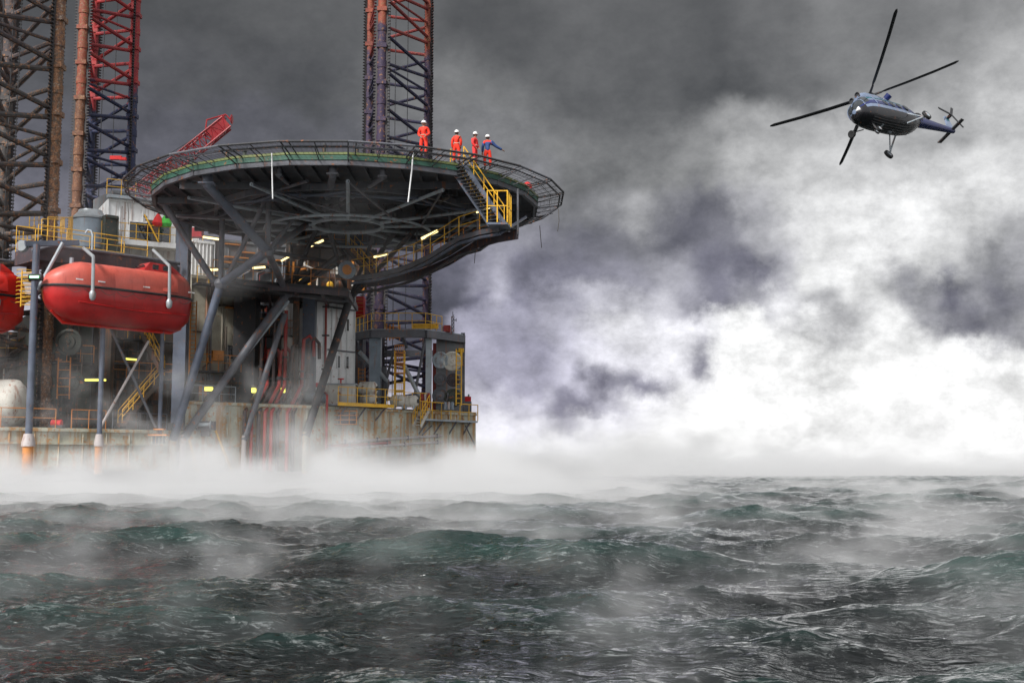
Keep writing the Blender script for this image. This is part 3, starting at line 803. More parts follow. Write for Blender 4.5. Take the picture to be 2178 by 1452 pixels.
def dress(t, at, td, nn_, W, z0, z1, seed, n=14, cols=('pipe_dark', 'steel_grey', 'brown_wall', 'pipe_red', 'steel_pale', 'orange_paint')):
    """conduits, trays, lamps and boxes fixed to a wall of width W"""
    rg = random.Random(seed); M = Matrix((td, nn_, Vector((0, 0, 1)))).transposed()
    for i in range(n):
        m_ = rg.choice(cols); u = rg.uniform(.04, .96); za = rg.uniform(z0+.2, z0+(z1-z0)*.5); zb = rg.uniform(z0+(z1-z0)*.45, z1-.3); o_ = rg.uniform(.1, .28)
        kind = rg.random()
        if kind < .5:
            u2 = min(.98, max(.02, u+rg.uniform(-.18, .18)))
            MB().path([at(u, z0+.02, o_), at(u, za, o_), at(u2, za+.35, o_), at(u2, zb, o_)], rg.uniform(.04, .10), 7).build('conduit', m_, t, True)
        elif kind < .7:
            u2 = min(.98, u+rg.uniform(.15, .4)); MB().beam(at(u, zb, o_), at(u2, zb, o_), .3, .08).build('cable_tray', m_, t)
        elif kind < .9:
            MB().box(at(u, za, .14), (rg.uniform(.3, .8), .26, rg.uniform(.3, .9)), M).build('junction_box', m_, t)
        else:
            MB().lathe(at(u, za, .1), [(.25, 0), (.28, .12), (.2, .2), (.02, .22)], axis=-nn_, n=14).build('vent', m_, t, True)
def gallery(at, z, u0, u1, w, lab, mat='yellow_paint', grp='wall gallery handrails'):
    q = [at(u0, z, .05), at(u1, z, .05), at(u1, z, w), at(u0, z, w)]
    tag(MB().prism([p[:2] for p in q], z-.1, z).build('wall_gallery', 'steel_dark', None), 'narrow floor plate of the '+lab.split(' ', 1)[1] if False else 'floor plate under the '+lab, 'gallery')
    railing([at(u0, z, w-.05), at(u1, z, w-.05)], lab, grp, 1.1, .9, mat)
t, at, td, nn_ = block('accommodation_block', 'tall beige weathered wall block behind the left raker struts', 'building', 398, 82, 500, 84, 9, Zd, Zat(450, 585, 82), 'beige_wall', 3)
window(t, at, .86, Zat(480, 748, 83.5), .5, .9, nn_, td, frame='beige_wall')
MB().beam(at(0, Zat(450, 812, 82), .5), at(1, Zat(450, 812, 82), .5), 1.0, .12).build('ledge', 'brown_wall', t)
for u in (.2, .5, .75):
    c = at(u, Zd+1.1, .08); MB().box(c, (.9, .12, 2.0), Matrix((td, nn_, Vector((0, 0, 1)))).transposed()).build('door', 'grey_panel', t)
dress(t, at, td, nn_, 3, Zd, Zd+7.5, 3, 12, ('beige_wall', 'brown_wall', 'steel_grey', 'orange_paint'))
gallery(at, Zd+2.3, .02, .98, 1.0, 'rusty yellow handrail along the foot of the beige wall', 'orange_paint')
gallery(at, Zd+8.2, .02, .98, 1.0, 'yellow handrail high on the beige wall under the node', 'yellow_paint')
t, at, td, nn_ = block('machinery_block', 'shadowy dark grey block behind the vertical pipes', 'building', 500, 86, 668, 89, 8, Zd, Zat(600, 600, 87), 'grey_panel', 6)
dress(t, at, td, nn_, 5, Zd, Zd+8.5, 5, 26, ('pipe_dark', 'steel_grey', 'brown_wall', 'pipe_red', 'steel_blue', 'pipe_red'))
gallery(at, Zd+5.2, .02, .8, 1.2, 'rusty handrail half way up behind the red risers', 'orange_paint')
t, at, td, nn_ = block('panel_wall', 'bright white panelled building with small dark windows behind the dark raker', 'building', 668, 85.5, 751, 88.5, 9, Zd, Zat(700, 610, 86), 'white_wall', 5)
for u, py in ((.58, 690), (.80, 690), (.58, 770), (.80, 770)):
    window(t, at, u, Zat(717, py, 87.5), .2, .85, nn_, td)
for py in (655, 745):
    z = Zat(717, py, 87); MB().beam(at(.3, z, .06), at(1, z, .06), .1, .1).build('panel_joint', 'steel_grey', t)
MB().beam(at(0, Zd+1.6, .03), at(.3, Zd+1.6, .03), .07, .3).build('notice_strip', 'tarp_red', t)
t, at, td, nn_ = block('upper_house', 'dark grey wall behind the struts on the service level', 'building', 445, 87, 600, 89.5, 5, Zat(500, 604, 87), Zat(500, 508, 87), 'grey_panel', 5)
dress(t, at, td, nn_, 5, Zat(500, 604, 87), Zat(500, 508, 87), 8, 14)
t, at, td, nn_ = block('upper_house', 'rusty plum coloured house behind the lit platforms under the deck', 'building', 600, 90, 775, 93, 5, Zat(600, 606, 90), Zat(700, 510, 90), 'brown_wall', 7)
dress(t, at, td, nn_, 6, Zat(600, 606, 90), Zat(700, 510, 90), 9, 22, ('orange_paint', 'yellow_paint', 'pipe_dark', 'brown_wall', 'tank_white'))
t, at, td, nn_ = block('upper_house', 'small white ribbed wall piece left of the lowest strut node', 'building', 398, 86, 446, 87, 5, Zat(420, 585, 86), Zat(420, 510, 86), 'white_wall', 6)
# columns
for px, w, Y, y0, m_, lab in ((380, .8, 78.5, 470, 'steel_blue', 'blue grey box column right of the long lifeboat'), (520, 1.5, 84, 600, 'steel_dark', 'broad dark box column behind the crossing rakers'),
                          (655, .85, 84.5, 618, 'steel_blue', 'blue box column left of the white panelled building'), (626, .4, 83, 640, 'brown_wall', 'narrow brown column in front of the red pipes'),
                          (222, .8, 80, 560, 'brown_wall', 'brown box column behind the second davit post')):
    zb_ = ZL if px < 390 else Zd
    x, y = X2(px, Y); t = thing('box_column', lab, 'column', (x, y, zb_), 'steel columns under the deck')
    MB().box((x, y, (zb_+Zat(px, y0, Y))/2), (w, w, Zat(px, y0, Y)-zb_)).build('shaft', m_, t)
    MB().box((x, y, zb_+.25), (w+.25, w+.25, .5)).build('foot', 'steel_dark', t)
# riser pipes: bundle that kinks over the hull side
for i, (px, top, m_, loop) in enumerate(((553, 700, 'pipe_dark', 0), (566, 742, 'pipe_red', 1), (580, 640, 'pipe_dark', 0), (592, 745, 'pipe_red', 1), (604, 660, 'pipe_red', 0), (616, 735, 'pipe_dark', 1), (640, 720, 'pipe_red', 1), (652, 725, 'pipe_dark', 1))):
    x, y = X2(px, 82.6); zt = Zat(px, top, 82.6)
    lx = px-34+i*1.5 if i < 6 else px-30
    q = FZ(lx, 945, .45); q2 = Vector((q.x, q.y, HZ0-.05))
    pts = [(x, y, zt), (x, y, HZ1+1.4), (q.x, q.y, HZ1-.6), (q.x, q.y, HZ1-1.3), q2]
    if loop: pts = [(x+.75, y+.3, zt-1.2), (x+.72, y+.25, zt-.15), (x+.45, y+.2, zt+.2), (x+.1, y, zt-.05)]+pts[1:]
    lab = ['left outermost dark riser pipe of the bundle', 'red riser pipe with the leftmost top bend', 'tall straight dark riser pipe left of the middle', 'red riser pipe with a bend beside the pale tank', 'tall red riser pipe without a bend',
           'dark riser pipe bending over behind the brown column', 'rusty red riser pipe next to the blue column', 'last dark riser pipe right of the brown column'][i]
    t = thing('riser_pipe', lab, 'pipe', (q2.x, q2.y, q2.z), 'riser pipes down the hull side')
    MB().path(pts, .125, 8).build('pipe', m_, t, True)
    for zz in (HZ1+1.8, (HZ1+zt)/2):
        MB().lathe((x, y, zz), [(.19, 0), (.19, .12)], n=12).build('flange', 'steel_dark', t)
x, y = X2(609, 84.5); z = Zat(609, 760, 84.5)
tag(MB().lathe((x, y, z), [(.2, -.3), (.42, 0), (.45, 1.0), (.4, 1.35), (.1, 1.5)], n=18).build('expansion_tank', 'tank_white', None, True), 'small pale upright tank among the red riser pipes', 'tank')

# ---------------------------------------------------------------- left: boat deck, silo, cabin
BD = [(P(58, 520, 69.5)), (P(400, 560, 77))]
a, b = Vector((BD[0].x, BD[0].y, 0)), Vector((BD[1].x, BD[1].y, 0)); bn = Vector((-(b-a).y, (b-a).x, 0)).normalized()
if bn.y < 0: bn = -bn
bz = (BD[0].z+BD[1].z)/2-.1
bdk = thing('boat_deck', 'dark purple grey boat deck gallery above the long lifeboat', 'deck', (a.x, a.y, bz))
a2 = a+bn*1.3; b2 = b+bn*1.3
fm = MB(); fm.prism([(a2+(b2-a2)*.12)[:2], b2[:2], (b2+bn*3.2)[:2], (a2+(b2-a2)*.12+bn*3.2)[:2]], bz-.55, bz+.3); fm.build('floor_box', 'plum_steel', bdk)
fm = MB()
for f in (.2, .35, .5, .65, .8, .95):
    q = a2.lerp(b2, f); fm.beam(up(q, bz-.7), up(q+bn*3.2, bz-.7), .18, .3)
fm.build('cross_beam', 'steel_dark', bdk)
MB().path([up(a2.lerp(b2, .08), bz-.1), up(a2.lerp(b2, .2)-bn*.25, bz+.35), up(a2.lerp(b2, .6)-bn*.25, bz+.35), up(b2-bn*.25, bz+.3)], .12, 8).build('edge_tube', 'steel_grey', bdk, True)
q0, q1 = a2.lerp(b2, .12)+bn*.1, a2.lerp(b2, .80)+bn*.1
railing([up(q0, bz+.3), up(q1, bz+.3)], 'yellow handrail along the boat deck above the lifeboat', 'yellow handrails of the left upper decks', 1.25, 1.6)
railing([up(q0+bn*3, bz+.3), up(q1+bn*3, bz+.3)], 'rear yellow handrail of the boat deck in front of the silo', 'yellow handrails of the left upper decks', 1.6, 1.1)
# maze of small yellow rails round the rusty leg
for i, (px0, px1, Y, py, hh, lab) in enumerate(((88, 128, 74, 500, 1.0, 'dense yellow rail at the foot of the rusty leg'), (100, 145, 75.5, 512, 1.5, 'orange yellow gate rail right of the rusty leg'), (62, 92, 80, 490, 1.3, 'small yellow rail left of the rusty leg'),
                                     (40, 66, 79, 520, 1.2, 'yellow rail beside the left lifeboat bow'))):
    railing([P(px0, py, Y), P(px1, py, Y+1.5), P(px1+8, py-3, Y+3)], lab, 'yellow handrails of the left upper decks', hh, .5)
x, y = X2(176, 84); zt = Zat(176, 447, 84)
t = thing('silo_tank', 'blue grey domed silo tank left of the white cabin', 'tank', (x, y, ZL))
MB().lathe((x, y, ZL), [(1.15, 0), (1.15, zt-ZL-.85), (1.12, zt-ZL-.7)], n=32).build('shell', 'tank_blue', t, True)
MB().lathe((x, y, zt-.7), [(1.2, 0), (1.2, .12), (.85, .5), (.8, .66), (.02, .72)], n=32).build('dome', 'galvanised', t, True)
for zz in (.35, .6, .85): MB().lathe((x, y, Zd+(zt-Zd)*zz-.8), [(1.18, 0), (1.18, .1)], n=32).build('hoop', 'steel_grey', t)
# white cabin
zc0, zc1 = Zat(300, 556, 86), Zat(300, 428, 86)
t, at, td, nn_ = block('control_cabin', 'white control cabin under the left end of the net', 'cabin', 214, 85, 410, 88, 8, zc0, zc1, 'white_wall', 8)
r_ = MB(); r_.beam(at(-.02, zc1+.1, .2), at(1.0, zc1+.1, .2), .5, .22); r_.build('roof_edge', 'steel_pale', t)
for u, w in ((.30, .8), (.42, .9), (.62, .9), (.80, .7)):
    window(t, at, u, Zat(300, 492, 86), w, 1.25, nn_, td, mat='dark_glass')
MB().box(at(.52, Zat(300, 494, 86), .07), (.9, .1, 1.9), Matrix((td, nn_, Vector((0, 0, 1)))).transposed()).build('door', 'brown_wall', t)
for u in (.15, .5, .75): MB().beam(at(u, zc1-.5, .07), at(u, zc0+.2, .07), .07, .06).build('down_pipe', 'pipe_white', t)
t, at2, td2, nn2 = block('roof_house', 'small grey house on the cabin roof beside the red topped leg', 'cabin', 222, 89, 268, 90, 4, zc1+.003, Zat(240, 405, 89), 'grey_panel', 2)
t, at3, td3, nn3 = block('locker', 'olive grey locker between the silo and the white cabin', 'cabinet', 208, 83, 236, 83.6, 2, zc0, Zat(222, 457, 83), 'machine_green', 1)
railing([at(-.03, zc1+.21, .35), at(.28, zc1+.21, .35)], 'yellow handrail on the white cabin roof', 'yellow handrails of the left upper decks', 1.1, 1.0)
zb = Zat(340, 511, 84.5)
bal = [at(-.1, zb, .1), at(1.0, zb, .1)]; bal2 = [at(-.1, zb, 1.5), at(1.0, zb, 1.5)]
tb = thing('balcony', 'white edged balcony in front of the cabin windows', 'balcony', bal2[0])
MB().prism([bal[0][:2], bal[1][:2], bal2[1][:2], bal2[0][:2]], zb-.35, zb).build('floor', 'white_wall', tb)
railing([bal2[0], bal2[1]], 'yellow handrail of the balcony under the white cabin', 'yellow handrails of the left upper decks', 1.15, .8)
stair('cabin_ladder', at(.36, zb+1.9, 1.2), at(.52, zb+.02, 1.3), .55, 8, 'short yellow ladder stair on the cabin balcony', 'yellow_paint', 'steel_dark', False, Vector((.2, -.95, 0)), sw=.1)
for u, m_, lab, sx in ((.50, 'tarp_red', 'red bag heaped on the balcony rail of the white cabin', .55), (.585, 'tarp_green', 'bright green bag beside the red one on the balcony rail', .6)):
    c = at(u, zb+1.15, 1.45); me_ = MB()
    me_.lathe(c, [(.28*sx*2, 0), (.5*sx*1.5, .2), (.42*sx*1.3, .5), (.2*sx, .85), (.03, 1.0)], n=12)
    o = me_.build('sack', m_, None, True); tag(o, lab, 'bag')
    for v_ in o.data.vertices: v_.co += Vector(noise.noise_vector(v_.co*3+Vector((u*9, 0, 0))))*.05
c = P(416, 497, 84); tag(MB().box(c, (1.0, .6, .55)).box(c+Vector((0, 0, .33)), (.5, .5, .12)).build('equipment_box', 'crane_red', None), 'small red equipment box under the left side of the deck', 'box')
# brown backdrop walls and jacking machinery at lower left
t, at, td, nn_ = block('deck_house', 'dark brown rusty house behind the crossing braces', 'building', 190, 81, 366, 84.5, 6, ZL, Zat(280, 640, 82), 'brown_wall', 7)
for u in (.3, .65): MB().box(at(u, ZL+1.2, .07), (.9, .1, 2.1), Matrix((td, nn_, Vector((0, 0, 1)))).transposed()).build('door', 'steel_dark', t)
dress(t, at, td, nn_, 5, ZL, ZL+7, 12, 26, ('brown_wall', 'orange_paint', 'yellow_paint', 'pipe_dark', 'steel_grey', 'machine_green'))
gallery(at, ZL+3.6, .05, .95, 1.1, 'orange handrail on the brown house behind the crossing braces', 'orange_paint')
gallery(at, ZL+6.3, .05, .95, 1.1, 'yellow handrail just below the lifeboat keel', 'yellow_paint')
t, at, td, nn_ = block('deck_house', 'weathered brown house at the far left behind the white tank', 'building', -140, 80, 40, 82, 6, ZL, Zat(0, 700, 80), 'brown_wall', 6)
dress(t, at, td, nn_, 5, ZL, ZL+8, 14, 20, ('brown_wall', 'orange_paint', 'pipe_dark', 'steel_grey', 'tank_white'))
gallery(at, ZL+5, .3, .98, 1.1, 'yellow handrail on the far left brown house under the scarlet lifeboat', 'yellow_paint')
def gear(c, r, m_, lab_t, par, ax=(0, -1, 0)):
    g_ = MB().lathe(c, [(r, 0), (r, .18), (r*.93, .22), (r*.80, .22), (r*.78, .12), (r*.5, .12), (r*.48, .25), (r*.2, .27), (r*.18, .34), (.01, .36)], axis=ax, n=28)
    for i in range(10):
        a_ = 2*math.pi*i/10; M = Vector(ax).to_track_quat('Z', 'Y').to_matrix()
        q = Vector(c)+M @ Vector((r*.87*math.cos(a_), r*.87*math.sin(a_), .22)); q1 = q+Vector(ax)*.05; g_.tube(q, q1, r*.05, 6)
    return g_.build('jacking_gear', m_, par, True, label=lab_t)
t, at, td, nn_ = block('jack_house', 'dark jack house full of big gears under the long lifeboat', 'jack house', 62, 77.5, 190, 79.5, 5, ZL, Zat(120, 665, 78), 'machine_green', 3, 'steel_dark')
for px, py, r in ((148, 728, .85), (100, 825, .8), (100, 740, .6), (160, 815, .7)):
    q = P(px, py, 77.4); gear(q, r, 'machine_green', None, t)
dress(t, at, td, nn_, 4, ZL, ZL+8, 15, 18, ('machine_green', 'steel_dark', 'brown_wall', 'pipe_dark', 'orange_paint'))
gallery(at, ZL+4.4, .3, .98, .9, 'rusty handrail across the dark geared jack house', 'orange_paint')
# orange ladders in front
def ladder(px0, px1, y0, y1, Y, lab, m_='orange_paint', n=5, cage=False):
    a, b = P(px0, y1, Y), P(px1, y1, Y); zt = Zat(px0, y0, Y)
    t = thing('ladder', lab, 'ladder', a)
    for q in (a, b): MB().tube(q, (q.x, q.y, zt), .045, 6).build('stile', m_, t)
    for i in range(n):
        z = a.z+(zt-a.z)*(i+.5)/n; MB().tube((a.x, a.y, z), (b.x, b.y, z), .03, 6).build('rung', m_, t)
    if cage:
        for i in range(n):
            z = a.z+(zt-a.z)*(i+.7)/n; c = (a+b)/2; rr = (b-a).length*.75
            MB().path([(c.x+rr*math.cos(w_), c.y-.1+rr*math.sin(w_)*1.1-.2, z) for w_ in [math.pi+math.pi*j/8 for j in range(9)]], .02, 5).build('cage_hoop', m_, t)
    return t
ladder(121, 147, 760, 848, 77, 'wide orange ladder in front of the dark gears')
ladder(148, 174, 755, 797, 77.1, 'short brown ladder frame right of the orange one', 'brown_wall', 3)
ladder(44, 66, 575, 652, 70.5, 'yellow caged ladder between the two lifeboats', 'yellow_paint', 9, True)
ladder(402, 414, 640, 800, 80, 'long orange brown ladder right of the lifeboat stern', 'orange_paint', 18)
stair('deck_stair', P(300, 700, 79), P(345, 790, 79), .9, 12, 'dark brown stair behind the right davit post', 'brown_wall', 'orange_paint')
stair('deck_stair', P(345, 800, 80), P(255, 905, 78.5), .9, 10, 'lower brown stair landing on the hull deck behind the braces', 'brown_wall', 'steel_dark')
# white horizontal tank at far left
q = P(-40, 892, 73); c = Vector((q.x, q.y, ZL+1.5))
t = thing('storage_tank', 'big white round ended tank at the far left edge', 'tank', (c.x, c.y, ZL))
MB().lathe(c+Vector((-3.3, 0, 0)), [(.02, -.5), (.9, -.3), (1.4, 0), (1.45, .3), (1.45, 5.0), (1.4, 5.3), (.95, 5.7), (.02, 5.95)], axis=(1, .1, 0), n=32).build('shell', 'tank_white', t, True)
for dx in (-2, 1): MB().box(c+Vector((dx, .0, -1.25)), (.4, 2.2, .9)).build('saddle', 'steel_grey', t)
r0 = onface(-60, off=-.1); r1 = onface(118, off=-.1)
railing([(r0.x, r0.y, HZL), (r1.x, r1.y, HZL)], 'orange handrail on the hull edge before the white tank', 'handrails on the hull edge', 1.1, 1.6, 'orange_paint')
r0 = onface(152, off=-.1); r1 = onface(225, off=-.1)
railing([(r0.x, r0.y, HZL), (r1.x, r1.y, HZL)], 'rusty orange handrail between the two left davit posts', 'handrails on the hull edge', 1.1, 1.3, 'orange_paint')
r0 = onface(240, off=-.1); r1 = onface(355, off=-.1)
railing([(r0.x, r0.y, HZL), (r1.x, r1.y, HZL)], 'thin grey handrail on the hull edge under the crossing braces', 'handrails on the hull edge', 1.0, 1.5, 'steel_grey')
r0 = onface(395, off=-.1); r1 = onface(500, off=-.1)
railing([(r0.x, r0.y, HZ1), (r1.x, r1.y, HZ1)], 'grey handrail on the hull edge between the raker feet', 'handrails on the hull edge', 1.0, 1.2, 'steel_pale')
q = FZ(122, 868, -.3); t = thing('mooring_roller', 'small red roller on the hull edge below the orange ladder', 'roller', (q.x, q.y, HZL))
MB().lathe((q.x-.3, q.y, HZL+.28), [(.2, 0), (.24, .05), (.2, .1), (.2, .5), (.24, .55), (.2, .6)], axis=(1, 0, 0), n=14).build('drum', 'tarp_red', t, True)
MB().box((q.x, q.y, HZL+.1), (.8, .4, .16)).build('base', 'steel_dark', t)
q = FZ(438, 905, .4); t = thing('winch_unit', 'grey purple winch unit bolted to the hull side below the beige wall', 'winch', q)
MB().box(q, (1.1, .6, .55)).box(q+Vector((0, 0, -.45)), (.5, .4, .4)).build('casing', 'plum_steel', t)
MB().lathe(q+Vector((-.5, -.35, .05)), [(.2, 0), (.25, .05), (.12, .1), (.12, .8), (.25, .85), (.2, .9)], axis=(1, 0, 0), n=12).build('drum', 'steel_pale', t, True)
for (x0, y0, x1, y1, lab) in ((402, 935, 420, 1003, 'yellow diagonal stay on the hull right of the pale raker foot'), (458, 915, 494, 1003, 'yellow stay slanting down from the winch unit')):
    tag(MB().path([FZ(x0, y0, .4), FZ(x1, y1, .4)], .07, 8).build('hull_stay', 'yellow_paint', None, True), lab, 'stay', 'yellow stays on the hull side')

# ---------------------------------------------------------------- lifeboats and their davits
def lifeboat():
    """built along +x (bow at -x), origin on the gunwale line amidships; hangs later"""
    L, B = 9.2, 3.0
    root = thing('lifeboat', 'long faded red enclosed lifeboat hanging from its davits', 'lifeboat', (0, 0, 0), 'enclosed lifeboats')
    n = 28; hullr = []; capr = []
    for i in range(41):
        s_ = i/40; x = (s_-.5)*L
        w = B/2*(1-(abs(2*s_-1))**4.2)**.5 if s_ < .5 else B/2*(1-(abs(2*s_-1))**4.5)**.5
        w = max(w, .03)
        keel = -1.95*(1-(1-min(1, (s_+.004)*4.2))**2.4)**.55 if s_ < .235 else (-1.95 if s_ < .9 else -1.95+(s_-.9)*7)
        keel = min(keel, -.05)
        xr = x + (.0)
        ring = []
        for j in range(n+1):
            a = math.pi*j/n            # port to starboard under the keel
            cs, sn = math.cos(a), math.sin(a)
            ring.append(Vector((xr, w*(abs(cs)**.72)*(1 if cs > 0 else -1), keel*(abs(sn)**.85))))
        hullr.append(ring)
        top = 1.5*min(1, ((s_+.004)*5.2))**.42 if s_ < .188 else (1.5 if s_ < .86 else 1.5*max(0, 1-((s_-.86)/.15)**2.2)**.5)
        top = max(top, .04)
        wi = max(w-.03, .02)
        ring = [Vector((xr, wi*(abs(math.cos(math.pi*j/n))**.62)*(1 if math.cos(math.pi*j/n) > 0 else -1), .0+top*(abs(math.sin(math.pi*j/n))**.5))) for j in range(n+1)]
        capr.append(ring)
    def strip_(rings, flip):
        mb = MB(); m_ = len(rings[0]); vs = [p for r in rings for p in r]; fs = []
        for j in range(len(rings)-1):
            for i in range(m_-1):
                f = (j*m_+i, j*m_+i+1, (j+1)*m_+i+1, (j+1)*m_+i); fs.append(f[::-1] if flip else f)
        mb.add(vs, fs); return mb
    strip_(hullr, False).build('hull', 'boat_red', root, True)
    strip_(capr, True).build('canopy', 'boat_red_faded', root, True)
    rr = MB(); edge = [r[0]+Vector((0, .04, 0)) for r in hullr] + [r[-1]-Vector((0, .04, 0)) for r in reversed(hullr)]
    rr.path(edge, .075, 6, True); rr.build('rubbing_strake', 'black_rubber', root, True)
    # keel skid and grab line
    MB().path([Vector((x_, 0, z_)) for x_, z_ in ((-4.1, -1.35), (-3.4, -1.98), (0, -2.03), (3.4, -2.03), (4.1, -1.7))], .09, 6).build('keel', 'boat_scarlet', root, True)
    MB().path([Vector((x_, -1.42, z_)) for x_, z_ in ((-3.2, -.9), (0, -1.1), (3.6, -1.05))], .05, 6).build('bilge_rail', 'boat_red', root, True)
    # helm cupola
    cp = MB(); cp.loft([[Vector((1.15, y, z)) for y, z in ((-.75, 1.3), (.75, 1.3), (.7, 1.5), (-.7, 1.5))],
                        [Vector((1.6, y, z)) for y, z in ((-.72, 1.3), (.72, 1.3), (.6, 2.0), (-.6, 2.0))],
                        [Vector((3.0, y, z)) for y, z in ((-.72, 1.3), (.72, 1.3), (.58, 1.95), (-.58, 1.95))],
                        [Vector((3.7, y, z)) for y, z in ((-.7, 1.1), (.7, 1.1), (.55, 1.5), (-.55, 1.5))]])
    co = cp.build('helm_cupola', 'boat_red', root)
    for x_ in (1.9, 2.6): MB().box((x_, -.68, 1.72), (.38, .05, .3), Matrix.Rotation(R(12), 3, 'X')).build('window', 'dark_glass', co)
    MB().box((1.33, 0, 1.72), (.06, .9, .3), Matrix.Rotation(R(-40), 3, 'Y')).build('window', 'dark_glass', co)
    for x_ in (-3.2, -1.9, .9, 3.9): MB().box((x_, -1.475+(.05 if abs(x_) > 3 else 0), .34), (.42, .03, .07)).build('reflective_tape', 'white_wall', root)
    # side door and lifting hooks, grab line loops
    MB().box((2.5, -1.36, .62), (1.0, .07, .85), Matrix.Rotation(R(-14), 3, 'X')).build('side_door', 'boat_red_faded', root)
    MB().box((-.4, -1.38, .5), (1.0, .05, .6), Matrix.Rotation(R(-10), 3, 'X')).build('side_door', 'boat_red_faded', root)
    for x_ in (-3.0, 3.4): MB().tube((x_, 0, 1.2), (x_, 0, 1.75), .12, 10).build('lifting_hook', 'steel_pale', root)
    for i in range(8):
        x0 = -3.9+i*.98
        MB().path([Vector((x0+.98*q/6, -1.50+abs(x0+.5)**3*.004, -.12-.26*math.sin(math.pi*q/6))) for q in range(7)], .014, 4).build('grab_line', 'rope', root)
    return root
lb = lifeboat()
pA, pB = P(92, 607, 68.4), P(401, 641, 75.2)
gz = (pA.z+pB.z)/2
mid = (pA+pB)/2; dvec = (pB-pA); lang = math.atan2(dvec.y, dvec.x)
lb.location = (mid.x, mid.y, gz); lb.rotation_euler = (0, 0, lang)
lb.scale = ((pB-pA).length/9.2,)*3
if True:
    pE = P(50, 632, 74.6)
    l2 = dup(lb, Vector((pE.x-pB.x, pE.y-pB.y, 0)), 'bright scarlet lifeboat cut off by the left edge of the picture')
    for c in kids(l2):
        if c.name.split('.')[0] in ('hull', 'canopy', 'helm_cupola', 'side_door'):
            c.data = c.data.copy(); c.data.materials.clear(); c.data.materials.append(MATS['boat_scarlet'])
def davit(px, Y, ytop, ybot, r, lab, foot=True, arm=True):
    x, y = X2(px, Y); zt = Zat(px, ytop, Y); zb = Zat(px, ybot, Y)
    t = thing('davit_post', lab, 'davit', (x, y, zb), 'posts of the lifeboat davits')
    MB().tube((x, y, zb), (x, y, zt), r, 12).build('post', 'steel_blue', t, True)
    if arm:
        MB().beam((x-.6, y-.2, zt), (x+1.7, y+1.9, zt+.45), .3, .3).build('head_beam', 'steel_blue', t)
        MB().tube((x+1.3, y+.5, zt+.2), (x+.15, y, zt-2.6), .1, 8).build('brace', 'steel_pale', t, True)
        MB().lathe((x-.8, y-.2, zt-.1), [(.3, 0), (.34, .08), (.22, .12), (.22, .3), (.34, .34), (.3, .42)], axis=(0, 1, 0), n=16).build('sheave', 'galvanised', t, True)
    if foot:
        MB().tube((x, y, zb), (x, y, zb-1.7), r*1.5, 12).build('foot', 'orange_paint', t, True)
        MB().lathe((x, y, zb-.1), [(r*1.9, 0), (r*1.9, .2), (r*1.3, .7)], n=12).build('collar', 'pipe_white', t, True)
    return t
davit(62, 68.6, 520, 945, .2, 'leftmost tall blue grey davit post between the lifeboats')
davit(212, 71.2, 690, 945, .15, 'middle pale davit post under the lifeboat', arm=False)
davit(340, 74, 700, 930, .13, 'right davit post ending at an orange bracket', foot=False, arm=False)
t = thing('cross_brace', 'thin crossing brace pair below the lifeboat', 'brace', P(270, 880, 72.5))
MB().tube(P(232, 692, 72), P(331, 908, 73.8), .085, 8).build('bar', 'steel_grey', t, True)
MB().tube(P(316, 725, 73.4), P(214, 908, 71.6), .08, 8).build('bar', 'pipe_white', t, True)
q = P(338, 925, 73.6); t = thing('foot_bracket', 'rusty orange bracket with cable rollers on the hull edge', 'bracket', q)
MB().box(q, (1.1, .7, .1)).box(q+Vector((0, .1, .35)), (.6, .5, .08)).build('plate', 'orange_paint', t)
for i in range(4): MB().tube(q+Vector((-.3+i*.2, 0, -.05)), q+Vector((-.3+i*.2, 0, -.5)), .07, 8).build('roller', 'steel_dark', t)
# boat falls with their blocks
for (pts, lab) in ((((178, 528), (199, 546), (197, 622)), 'left grey davit fall and block in front of the lifeboat'), (((326, 532), (361, 566), (360, 640)), 'right grey davit fall and block at the lifeboat stern')):
    Yq = 68.6 if pts[0][0] < 250 else 72.4
    ps = [P(pts[0][0], pts[0][1], Yq+1.6), P(pts[1][0], pts[1][1], Yq), P(pts[2][0], pts[2][1], Yq)]
    t = thing('davit_fall', lab, 'davit', ps[2], 'davit falls holding the lifeboat')
    MB().path([ps[0], ps[1], ps[1].lerp(ps[2], .1), ps[2]], .10, 8).build('arm', 'galvanised', t, True)
    MB().lathe(ps[2]-Vector((0, 0, .45)), [(.08, 0), (.17, .12), (.2, .4), (.12, .55)], n=12).build('block', 'galvanised', t, True)
DL = Vector((pE.x-pB.x, pE.y-pB.y, 0))
for o_, l_ in [(o, o['label']) for o in list(COL.objects) if o.name.split('.')[0] == 'davit_fall']:
    dup(o_, DL, l_.replace('in front of the lifeboat', 'of the scarlet boat at the left edge').replace('at the lifeboat stern', 'of the scarlet boat at the left edge'))
dup(bdk, DL+Vector((-.4, 0, 0)), 'dark boat deck gallery above the scarlet lifeboat at the left edge')
q = P(197, 500, 70); tag(MB().path([q+Vector((0, 0, -.9)), q, q+Vector((-.1, 0, .25)), q+Vector((-.3, 0, .3)), q+Vector((-.42, 0, .1))], .06, 8).build('hook_pipe', 'steel_pale', None, True), 'pale hooked vent pipe standing on the boat deck', 'pipe')
q = P(76, 590, 68); t = thing('green_lamp', 'small bright green lamp on the leftmost davit post', 'lamp', q)
MB().lathe(q+Vector((-.42, 0, 0)), [(.02, 0), (.2, .05), (.2, .8), (.02, .85)], axis=(1, 0, 0), n=12).build('case', 'black_rubber', t, True)
MB().box(q+Vector((0, -.2, 0)), (.5, .06, .12)).build('lens', 'green_light', t)

